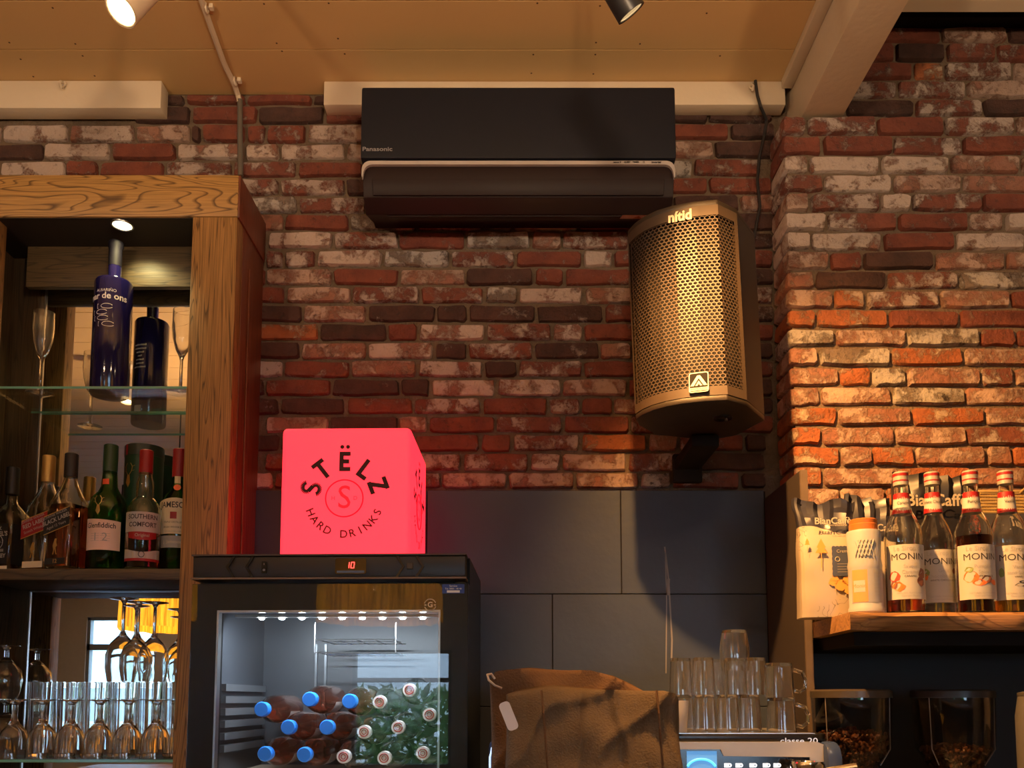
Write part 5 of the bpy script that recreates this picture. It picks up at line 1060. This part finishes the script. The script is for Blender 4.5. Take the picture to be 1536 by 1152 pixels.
MB().tube([P(752, 1032, 1.64), P(742, 1028, 1.62), P(733, 1020, 1.62), P(731, 1012, 1.63), P(737, 1011, 1.645), P(742, 1018, 1.65)], 0.0022, 8).build('cord_loop', mat('cord_pale', (0.6, 0.5, 0.42), 0.7), bg, True)
tg = plate([(x, z) for x, z in rrect(0.020, 0.052, 0.007)], -0.0015, 0.0015).xf(Matrix.Translation(P(763, 1074, 1.535)) @ Matrix.Rotation(R(-22), 4, 'Y')); tg.build('white_tag', mat('tag_white', (0.70, 0.66, 0.66), 0.4), bg, True)
for px in (812, 985):
    MB().tube([P(px, 1036, 1.54), P(px + 3, 1070, 1.525), P(px + 6, 1110, 1.525), P(px + 10, 1160, 1.53)], 0.0022, 6).build('seam', M_CANV2, bg, True)

# ------------------------------------------------------------------ coffee grinders with bean hoppers
def bean_mesh():
    return MB().sphere((0, 0, 0), 0.0048, 7, 5, (1.35, 0.9, 0.75))
BEAN = bean_mesh()
PHOP = pane('hopper_plastic', (0.80, 0.78, 0.76), 1.0, 1.5); M_BEAN = mat('roast_beans', (0.16, 0.065, 0.025), 0.35, var=0.5, scale=60)
def grinder(px, label, blabel, fill, seed, lidm):
    Y = 1.96; c = P(px, 1100, Y); t = thing('coffee_grinder', label, 'grinder', (c.x, Y, zFB + 0.0005), 0, 'coffee grinders under the shelf')
    zt_ = P(px, 1046, Y).z - t.location.z; zl = P(px, 1037, Y).z - t.location.z; zmid = P(px, 1122, Y).z - t.location.z; zlo = zmid - 0.085
    MB().lathe([(0.030, zlo), (0.060, zmid - 0.035), (0.082, zmid), (0.086, zt_), (0.084, zt_), (0.080, zmid), (0.058, zmid - 0.035), (0.028, zlo)], 40, cap=False).build('hopper', PHOP, t)
    MB().lathe([(0.087, zt_ - 0.001), (0.087, zl), (0.080, zl + 0.004), (0.0006, zl + 0.005)], 40).build('lid', lidm, t)
    for a in (40, 150): MB().tube([(0.0835 * math.cos(R(a)), -0.0835 * math.sin(R(a)), zt_), (0.081 * math.cos(R(a)), -0.081 * math.sin(R(a)), zmid), (0.059 * math.cos(R(a)), -0.059 * math.sin(R(a)), zmid - 0.036)], 0.0012, 6).build('hopper_rib', mat('rib', (0.3, 0.27, 0.25), 0.3), t)
    MB().lathe([(0.05, 0), (0.06, 0.02), (0.06, 0.10), (0.045, 0.14), (0.045, zlo - 0.02), (0.034, zlo)], 32).build('grinder_body', M_BLACK, t)
    rg = random.Random(seed); mb = MB(); ztop = zmid - 0.02 + fill
    for i in range(620):
        for _ in range(30):
            z = rg.uniform(zlo + 0.008, ztop + 0.012); x, y = rg.uniform(-0.075, 0.075), rg.uniform(-0.075, 0.075); rad = math.hypot(x, y)
            lim = 0.026 + (z - zlo) / (zmid - zlo) * 0.048 if z < zmid else 0.074
            if rad < lim and rad > lim - 0.03 - (0.08 if z > ztop - 0.015 else 0) and z < ztop + 0.012 * (1 - (rad / 0.075)): break
        m = Matrix.Translation((x, y, z)) @ Euler((rg.uniform(0, 3), rg.uniform(0, 3), rg.uniform(0, 3))).to_matrix().to_4x4()
        k = len(mb.v); mb.v += [tuple(m @ Vector(v)) for v in BEAN.v]; mb.f += [tuple(q + k for q in f_) for f_ in BEAN.f]
    o = mb.build('coffee_beans', M_BEAN, None); o.location = t.location; tag(o, blabel, 'coffee beans', kind='stuff')
grinder(1278, 'coffee grinder with clear hopper of beans beside the glass mugs', 'roasted coffee beans in the hopper beside the mugs', 0.055, 1, mat('lid_bronze', (0.05, 0.04, 0.03), 0.35))
grinder(1431, 'coffee grinder with dark clear hopper on the right', 'dark coffee beans in the right-hand hopper', 0.02, 2, M_BLACK)
gt = thing('milk_pitcher', 'pale grey rounded container cut by the right edge of the picture', 'container', (P(1563, 1100, 1.8).x, 1.8, zFB + 0.0005))
MB().lathe([(0.045, 0), (0.05, 0.01), (0.047, P(1563, 1060, 1.8).z - zFB - 0.02), (0.040, P(1563, 1044, 1.8).z - zFB)], 28).build('jug_body', mat('jug_grey', (0.10, 0.095, 0.09), 0.5), gt)
MB().lathe([(0.041, 0), (0.041, 0.006), (0.03, 0.009), (0.0006, 0.010)], 28, (0, 0, P(1563, 1044, 1.8).z - zFB)).build('jug_lid', mat('jug_lid', (0.06, 0.055, 0.05), 0.5), gt)

# ------------------------------------------------------------------ things on the wooden shelf
zs_ = zsh + 0.0006
def sh_h(y, Y): return P(1400, y, Y).z - zs_
MON = lambda h: [(0.036, 0), (0.0395, 0.004), (0.0395, 0.165), (0.0375, 0.182), (0.030, 0.205), (0.0205, 0.225), (0.0150, 0.245), (0.0140, h - 0.03), (0.0140, h - 0.004)]
FRUIT = mat('fruit_red', (0.55, 0.06, 0.03), 0.5); FR_OR = mat('fruit_orange', (0.70, 0.16, 0.03), 0.5); LEAF = mat('leaf_print', (0.20, 0.26, 0.08), 0.6); BEANP = mat('bean_print', (0.20, 0.07, 0.04), 0.6)
def blob(t, r, a, z, s, m, seed=0, n=9, sx=1.0):
    rg = random.Random(seed); mb = MB(); mb.v = [(s * sx * (1 + 0.18 * rg.uniform(-1, 1)) * math.cos(2 * math.pi * i / n), 0, s * (1 + 0.18 * rg.uniform(-1, 1)) * math.sin(2 * math.pi * i / n)) for i in range(n)]; mb.f = [tuple(range(n))]
    wrap(mb, r, z, a); me = bpy.data.meshes.new('fruit_print'); me.from_pydata(mb.v, [], mb.f); link('fruit_print', me, m, t)
def syrup(px, Y, ytop, liq, lvl, label, words, prints, rz=0.0):
    h = sh_h(ytop, Y)
    t = bottle(label, px, 815, Y, zs_, MON(h), G_CLEAR, liq, lvl, R(rz), name='syrup_bottle', group='syrup bottles on the wooden shelf')
    cp_ = cap(t, 0.0160, h - 0.030, h, mat('cap_alu', (0.50, 0.45, 0.40), 0.35, 0.4)); MB().lathe([(0.0163, h - 0.010), (0.0163, h - 0.004)], 24, cap=False).lathe([(0.0163, h - 0.022), (0.0163, h - 0.019)], 24, cap=False).build('cap_band', K_RED, cp_)
    zn = h - 0.095
    MB().lathe([(0.0195, zn), (0.0160, zn + 0.046)], 32, cap=False).build('neck_label', K_WHITE, t)
    for q0, q1 in ((0.0, 0.012), (0.036, 0.0465)):
        rr0 = 0.0198 - 0.0035 * q0 / 0.046; rr1 = 0.0198 - 0.0035 * q1 / 0.046
        mb = MB(); n = 24; vs = []
        for i in range(n):
            a = 2 * math.pi * i / n; off = 0.004 * math.sin(a)
            vs += [(rr0 * math.cos(a), rr0 * math.sin(a), zn + q0 + (off if q0 > 0 else 0)), (rr1 * math.cos(a), rr1 * math.sin(a), zn + q1 + (off if q0 == 0 else 0))]
        mb.add(vs, [(2 * i, 2 * ((i + 1) % n), 2 * ((i + 1) % n) + 1, 2 * i + 1) for i in range(n)]).build('neck_band', K_RED, t)
    ctext(words[0], 0.010, K_INK, t, 0.0190, zn + 0.024, 0, 0, 0.8)
    cpatch(0.0399, 0.030, 0.148, -1.25, 1.25, 16).build('label', K_WHITE, t)
    ctext('Le Sirop de', 0.014, K_GREY, t, 0.0403, 0.139, 0.05); ctext('MONIN', 0.0200, K_INK, t, 0.0403, 0.121, 0.0, 0.0, 1.08)
    ctext(words[1], 0.011, K_GREY, t, 0.0403, 0.100, 0.1); ctext(words[2], 0.011, K_GREY, t, 0.0403, 0.088, 0.1); ctext(words[3], 0.006, K_INK, t, 0.0403, 0.079, 0.1); ctext('NATURAL FLAVOURING', 0.0052, K_GREY, t, 0.0403, 0.043, 0.05); ctext('Georges Monin', 0.006, K_GREY, t, 0.0403, 0.037, 0.05)
    for i, (a, z, s, m, sx) in enumerate(prints): blob(t, 0.0404 + 0.0001 * i, a, z, s, m, i, sx=sx)
    return t
syrup(1355, 1.865, 709, L_RED, 0.032, 'syrup bottle with red syrup and caramel pictures, leftmost of the four', ('Caramel', 'Saveur', 'Caramel', 'CARAMEL'), [(-0.75, 0.080, 0.012, FRUIT, 1), (-0.78, 0.062, 0.009, BEANP, 1), (-0.55, 0.058, 0.010, FR_OR, 1.3), (0.75, 0.085, 0.012, BEANP, 0.8), (0.65, 0.068, 0.010, BEANP, 1)], -12)
syrup(1402, 1.930, 709, L_PALE, 0.028, 'syrup bottle with clear syrup and pale label, second from the left', ('White Chocolate', 'Goût', 'Chocolat Blanc', 'WHITE CHOCOLATE'), [(-0.85, 0.098, 0.009, LEAF, 1), (-0.85, 0.088, 0.007, FR_OR, 1), (0.8, 0.1, 0.007, BEANP, 1)], -9)
syrup(1460, 1.865, 707, L_BROWN, 0.170, 'syrup bottle full of dark brown syrup with an orange pumpkin picture', ('Pumpkin', 'Pumpkin', 'Spice', 'PUMPKIN SPICE'), [(-0.55, 0.079, 0.0135, FR_OR, 1.1), (-0.62, 0.094, 0.006, LEAF, 1.6), (-0.15, 0.066, 0.007, FR_OR, 2.0), (0.25, 0.072, 0.009, BEANP, 1.4), (0.65, 0.066, 0.006, FR_OR, 1.2)], -8)
syrup(1513, 1.875, 707, L_GOLD, 0.036, 'syrup bottle with golden syrup and vanilla pods, rightmost of the four', ('Vanille', 'Vanille', 'sans Sucres', 'VANILLA'), [(-0.8, 0.09, 0.011, LEAF, 0.5), (0.15, 0.062, 0.0035, K_INK, 4), (0.3, 0.068, 0.003, K_INK, 4), (0.75, 0.075, 0.008, BEANP, 1)], -8)
# white plastic bottle with orange cap
h = sh_h(780, 1.855); t = thing('sauce_bottle', 'white ribbed plastic bottle with an orange cap beside the syrups', 'bottle', (P(1297, 850, 1.855).x, 1.855, zs_))
hb_ = h - 0.026
M_PW = mat('white_plastic', (0.40, 0.39, 0.385), 0.4)
MB().lathe([(0.033, 0), (0.0365, 0.004), (0.0365, 0.012), (0.0345, 0.016), (0.0345, 0.098), (0.0355, 0.104), (0.0330, 0.118), (0.0355, hb_ - 0.006), (0.034, hb_), (0.026, hb_ + 0.002)], 36).build('plastic_body', M_PW, t)
MB().lathe([(0.0295, hb_), (0.0295, h - 0.012), (0.0285, h - 0.011), (0.0290, h - 0.002), (0.026, h)], 32).build('cap', mat('cap_orange', (0.45, 0.13, 0.025), 0.4), t)
wv = MB()
for q in range(5):
    for s in (1, -1):
        a0 = -0.75 + q * 0.2
        pts = [(0.0352 * math.sin(a0 + s * 0.35 * (k - 0.5)), -0.0352 * math.cos(a0 + s * 0.35 * (k - 0.5)), 0.122 + 0.035 * k) for k in (0, 0.25, 0.5, 0.75, 1)]; wv.tube(pts, 0.0011, 5)
wv.build('diamond_ribs', M_PW, t)
cpatch(0.0349, 0.022, 0.094, -1.3, 1.3).build('label', mat('label_pale', (0.36, 0.35, 0.345), 0.5), t); cpatch(0.0352, 0.024, 0.093, -1.2, -0.25).build('picture_print', mat('print_orange', (0.72, 0.30, 0.10), 0.5), t)
cpatch(0.0354, 0.045, 0.070, -1.1, -0.4).build('picture_print', K_WHITE, t); ctext('Monin', 0.012, mat('print_orange', (0.72, 0.30, 0.10)), t, 0.0357, 0.058, -0.75)
for q in range(7): ctext('llllllllll', 0.006, K_GREY, t, 0.0353, 0.085 - q * 0.008, 0.35, sx=1.2)
# coffee bags
def bag_print(name, cream, dark, zsplit, amp):
    m, n, l, b = nt(name); b.inputs['Roughness'].default_value = 0.38
    tc = n.new('ShaderNodeTexCoord'); sx = n.new('ShaderNodeSeparateXYZ'); l.new(tc.outputs['Object'], sx.inputs[0])
    mu = n.new('ShaderNodeMath'); mu.operation = 'MULTIPLY'; mu.inputs[1].default_value = 38; l.new(sx.outputs[0], mu.inputs[0])
    si = n.new('ShaderNodeMath'); si.operation = 'SINE'; l.new(mu.outputs[0], si.inputs[0])
    ma = n.new('ShaderNodeMath'); ma.operation = 'MULTIPLY_ADD'; ma.inputs[1].default_value = amp; l.new(si.outputs[0], ma.inputs[0]); l.new(sx.outputs[2], ma.inputs[2])
    gt_ = n.new('ShaderNodeMath'); gt_.operation = 'GREATER_THAN'; gt_.inputs[1].default_value = zsplit; l.new(ma.outputs[0], gt_.inputs[0])
    # fine line drawing of hills and leaves on the pale part
    ns = n.new('ShaderNodeTexNoise'); ns.inputs['Scale'].default_value = 22; ns.inputs['Detail'].default_value = 2; l.new(tc.outputs['Object'], ns.inputs['Vector'])
    m1 = n.new('ShaderNodeMath'); m1.operation = 'MULTIPLY'; m1.inputs[1].default_value = 9; l.new(ns.outputs['Fac'], m1.inputs[0]); f1 = n.new('ShaderNodeMath'); f1.operation = 'FRACT'; l.new(m1.outputs[0], f1.inputs[0])
    g1 = n.new('ShaderNodeMath'); g1.operation = 'LESS_THAN'; g1.inputs[1].default_value = 0.10; l.new(f1.outputs[0], g1.inputs[0])
    n2 = n.new('ShaderNodeTexNoise'); n2.inputs['Scale'].default_value = 9; l.new(tc.outputs['Object'], n2.inputs['Vector']); g2 = n.new('ShaderNodeMath'); g2.operation = 'GREATER_THAN'; g2.inputs[1].default_value = 0.55; l.new(n2.outputs['Fac'], g2.inputs[0])
    g3 = n.new('ShaderNodeMath'); g3.operation = 'MULTIPLY'; l.new(g1.outputs[0], g3.inputs[0]); l.new(g2.outputs[0], g3.inputs[1])
    c1 = n.new('ShaderNodeMix'); c1.data_type = 'RGBA'; c1.inputs[6].default_value = rgba(cream); c1.inputs[7].default_value = rgba([x * 0.45 for x in cream]); l.new(g3.outputs[0], c1.inputs[0])
    c2 = n.new('ShaderNodeMix'); c2.data_type = 'RGBA'; c2.inputs[7].default_value = rgba(dark); l.new(c1.outputs[2], c2.inputs[6]); l.new(gt_.outputs[0], c2.inputs[0]); l.new(c2.outputs[2], b.inputs['Base Color']); return m
from mathutils import noise as NZ
def coffee_bag(name, label, px, Y, ytop, w, d, m, rz=0, seed=0.0, tilt=0):
    h = sh_h(ytop, Y); t = thing(name, label, 'coffee bag', (P(px, 850, Y).x, Y, zs_), R(rz), 'coffee bags on the wooden shelf'); rings = []
    nr, ncx, ncy = 26, 14, 6
    for j in range(nr + 1):
        v = j / nr; k = max(0.10, min(1, (1 - v) / 0.42)) ** 0.75; dd = d * k * (0.92 + 0.08 * math.sin(v * 6)); ww = w * (1 + 0.05 * (1 - k)) * (1 - 0.03 * math.sin(v * 3.1)); e = 5; ring = []
        for i in range(40):
            a = 2 * math.pi * i / 40; ca, sa = math.cos(a), math.sin(a); q = (abs(ca) ** e + abs(sa) ** e) ** (-1 / e)
            x, y, z = ww / 2 * ca * q, dd / 2 * sa * q, h * v
            am = 0.003 + 0.011 * max(0, (v - 0.6) / 0.4); nv = Vector((x * 16 + seed, y * 16, z * 18)); y += NZ.noise(nv) * am; x += NZ.noise(nv + Vector((5, 5, 5))) * am * 0.6
            if v > 0.7: z += 0.020 * (v - 0.7) / 0.3 * NZ.noise(Vector((x * 22 + seed * 3, 0, seed))); y += 0.008 * (v - 0.7) / 0.3 * (1 if (int(x * 60 + 50) % 2) else -1)
            ring.append((x, y, z))
        rings.append(ring)
    o = MB().loft(rings).build('pouch', m, t, smooth=28); return t, h
CREAM, DKB = (0.40, 0.335, 0.25), (0.030, 0.030, 0.044)
h1 = sh_h(752, 1.95)
t, h = coffee_bag('coffee_bag', 'cream and dark coffee bag with a blue stamp at the left end of the shelf', 1238, 1.95, 752, 0.125, 0.075, bag_print('bag_print', CREAM, DKB, h1 * 0.74, 0.010), -6, 1.7)
PALE = mat('bag_text', (0.42, 0.37, 0.29), 0.5)
text('BianCaffè', 0.021, PALE, t, (0.010, -0.0385, h * 0.80), bold=0.0004)
text('torrefazione', 0.008, PALE, t, (0.02, -0.040, h * 0.765))
stp = []
for i in range(48):
    a = i / 48 * 4; k = int(a); f_ = a - k; s = 1 + (0.04 if (i % 2) else 0); q = [(-1 + 2 * f_, -1), (1, -1 + 2 * f_), (1 - 2 * f_, 1), (-1, 1 - 2 * f_)][k]; stp.append((q[0] * 0.023 * s, q[1] * 0.033 * s))
plate(stp, -0.0008, 0.0).xf(Matrix.Translation((0.028, -0.0425, h * 0.46))).build('stamp_label', mat('stamp_blue', (0.05, 0.06, 0.10), 0.5), t)
text('Crema', 0.010, PALE, t, (0.028, -0.0440, h * 0.46 + 0.022)); MB().torus((0.016, -0.0437, h * 0.46 + 0.004), 0.005, 0.0008, 'Y', 14, 4).build('stamp_ring', PALE, t)
for q in range(4): text('—' * 3, 0.010, PALE, t, (0.030, -0.0440, h * 0.46 - 0.006 - q * 0.006))
OR = mat('tree_print', (0.62, 0.30, 0.06), 0.6)
def tree_print(x, z, s):
    for pts in ([(-0.012, 0.0), (0.012, 0.0), (0.006, 0.010), (0.009, 0.012), (0.003, 0.024), (0, 0.030), (-0.003, 0.024), (-0.009, 0.012), (-0.006, 0.010)], [(-0.0008, -0.03), (0.0008, -0.03), (0.0008, 0), (-0.0008, 0)]):
        flatpoly([(a * s, b * s) for a, b in pts], OR, 'tree_print', t, Matrix.Translation((x, -0.0420, z)))
tree_print(-0.018, h * 0.53, 1.1); tree_print(-0.048, h * 0.60, 0.5); tree_print(0.01, h * 0.30, 0.8)
blobm = MB(); 
for i, (x, z, s) in enumerate([(0.006, 0.29, 0.010), (0.022, 0.26, 0.013), (0.035, 0.30, 0.010), (0.040, 0.22, 0.011)]): flatpoly([(s * math.cos(k * 0.7) * (1 + 0.2 * math.sin(k * 3)), s * math.sin(k * 0.7)) for k in range(9)], OR, 'leaf_print', t, Matrix.Translation((x, -0.0415, h * z)))
h2 = sh_h(748, 2.075)
t, h = coffee_bag('coffee_bag', 'crumpled coffee bag behind the white plastic bottle', 1303, 2.075, 748, 0.12, 0.07, bag_print('bag_print_b', CREAM, DKB, h2 * 0.66, 0.008), 5, 6.2)
text('BianCaffè', 0.024, PALE, t, (0.01, -0.036, h * 0.74), bold=0.0005)
t, h = coffee_bag('coffee_bag', 'tall black coffee bag with pale lettering behind the syrup bottles', 1397, 2.06, 712, 0.165, 0.085, mat('bag_black', (0.014, 0.013, 0.018), 0.35, var=0.15), 0, 3.3)
text('BianCaffè', 0.040, PALE, t, (-0.004, -0.050, h * 0.79), bold=0.0008, sx=0.95)
# black box with the wicker basket on it
bxz = P(1500, 770, 2.07).z; bx0 = P(1452, 800, 2.07).x
bk = thing('black_box', 'black printed box standing behind the right-hand syrup bottles', 'box', (bx0 + 0.09, 2.13, zs_))
MB().box(bx0, bx0 + 0.19, 2.07, 2.20, zs_, bxz).build('carton', mat('carton_black', (0.045, 0.042, 0.048), 0.45), bk, True, bevel=0.002)
text('Tutti', 0.034, PALE, bk, Vector((P(1538, 782, 2.07).x, 2.0690, P(1538, 782, 2.07).z)) - bk.location, bold=0.0008)
rk = random.Random(8); pd = MB()
for i in range(60):
    x = bx0 + rk.uniform(0.004, 0.04); z = bxz - rk.uniform(0.004, 0.05); s = rk.uniform(0.002, 0.004); k = len(pd.v); pd.v += [(x + s * math.cos(q * 1.05), 2.0692, z + s * math.sin(q * 1.05)) for q in range(6)]; pd.f.append(tuple(range(k, k + 6)))
pd.build('printed_beans', mat('bean_red', (0.30, 0.08, 0.05), 0.5), bk, True, smooth=0)
bw = thing('wicker_basket', 'small straw-coloured wicker basket on the black box', 'basket', (bx0 + 0.105, 2.13, bxz + 0.0006))
M_WICK = mat('wicker', (0.36, 0.25, 0.10), 0.6, var=0.25, scale=60)
hw, hd, hz = 0.085, 0.05, P(1500, 738, 2.08).z - bxz
wk = MB(); pts = rrect(2 * hw, 2 * hd, 0.02, 5); nn = len(pts)
for r_ in range(7):
    z = 0.004 + r_ * (hz - 0.008) / 6
    ring = []
    for i in range(nn * 3):
        a = pts[i // 3]; b = pts[(i // 3 + 1) % nn]; f_ = (i % 3) / 3; x, y = a[0] + (b[0] - a[0]) * f_, a[1] + (b[1] - a[1]) * f_; s = 1 + 0.012 * (1 if (i + r_) % 2 else -1); ring.append((x * s, y * s, z))
    wk.tube(ring + [ring[0]], 0.0032, 6)
wk.build('weave', M_WICK, bw)
stk = MB()
for i in range(0, 26): x = -hw + 0.006 + i * (2 * hw - 0.012) / 25; stk.cyl((x, -hd, 0), (x, -hd, hz), 0.0016, seg=5)
stk.build('stakes', M_WICK, bw); MB().tube([(x, y, hz) for x, y in pts + [pts[0]]], 0.0045, 8).build('rim', M_WICK, bw); MB().box(-hw * .95, hw * .95, -hd * .95, hd * .95, 0, 0.004).build('base', M_WICK, bw)
MB().tube([(0.03, -hd - 0.003, hz - 0.004), (0.045, -hd - 0.01, hz + 0.012), (0.06, -hd - 0.008, hz + 0.024), (0.078, -hd, hz + 0.030)], 0.0022, 6).build('handle', M_WICK, bw)
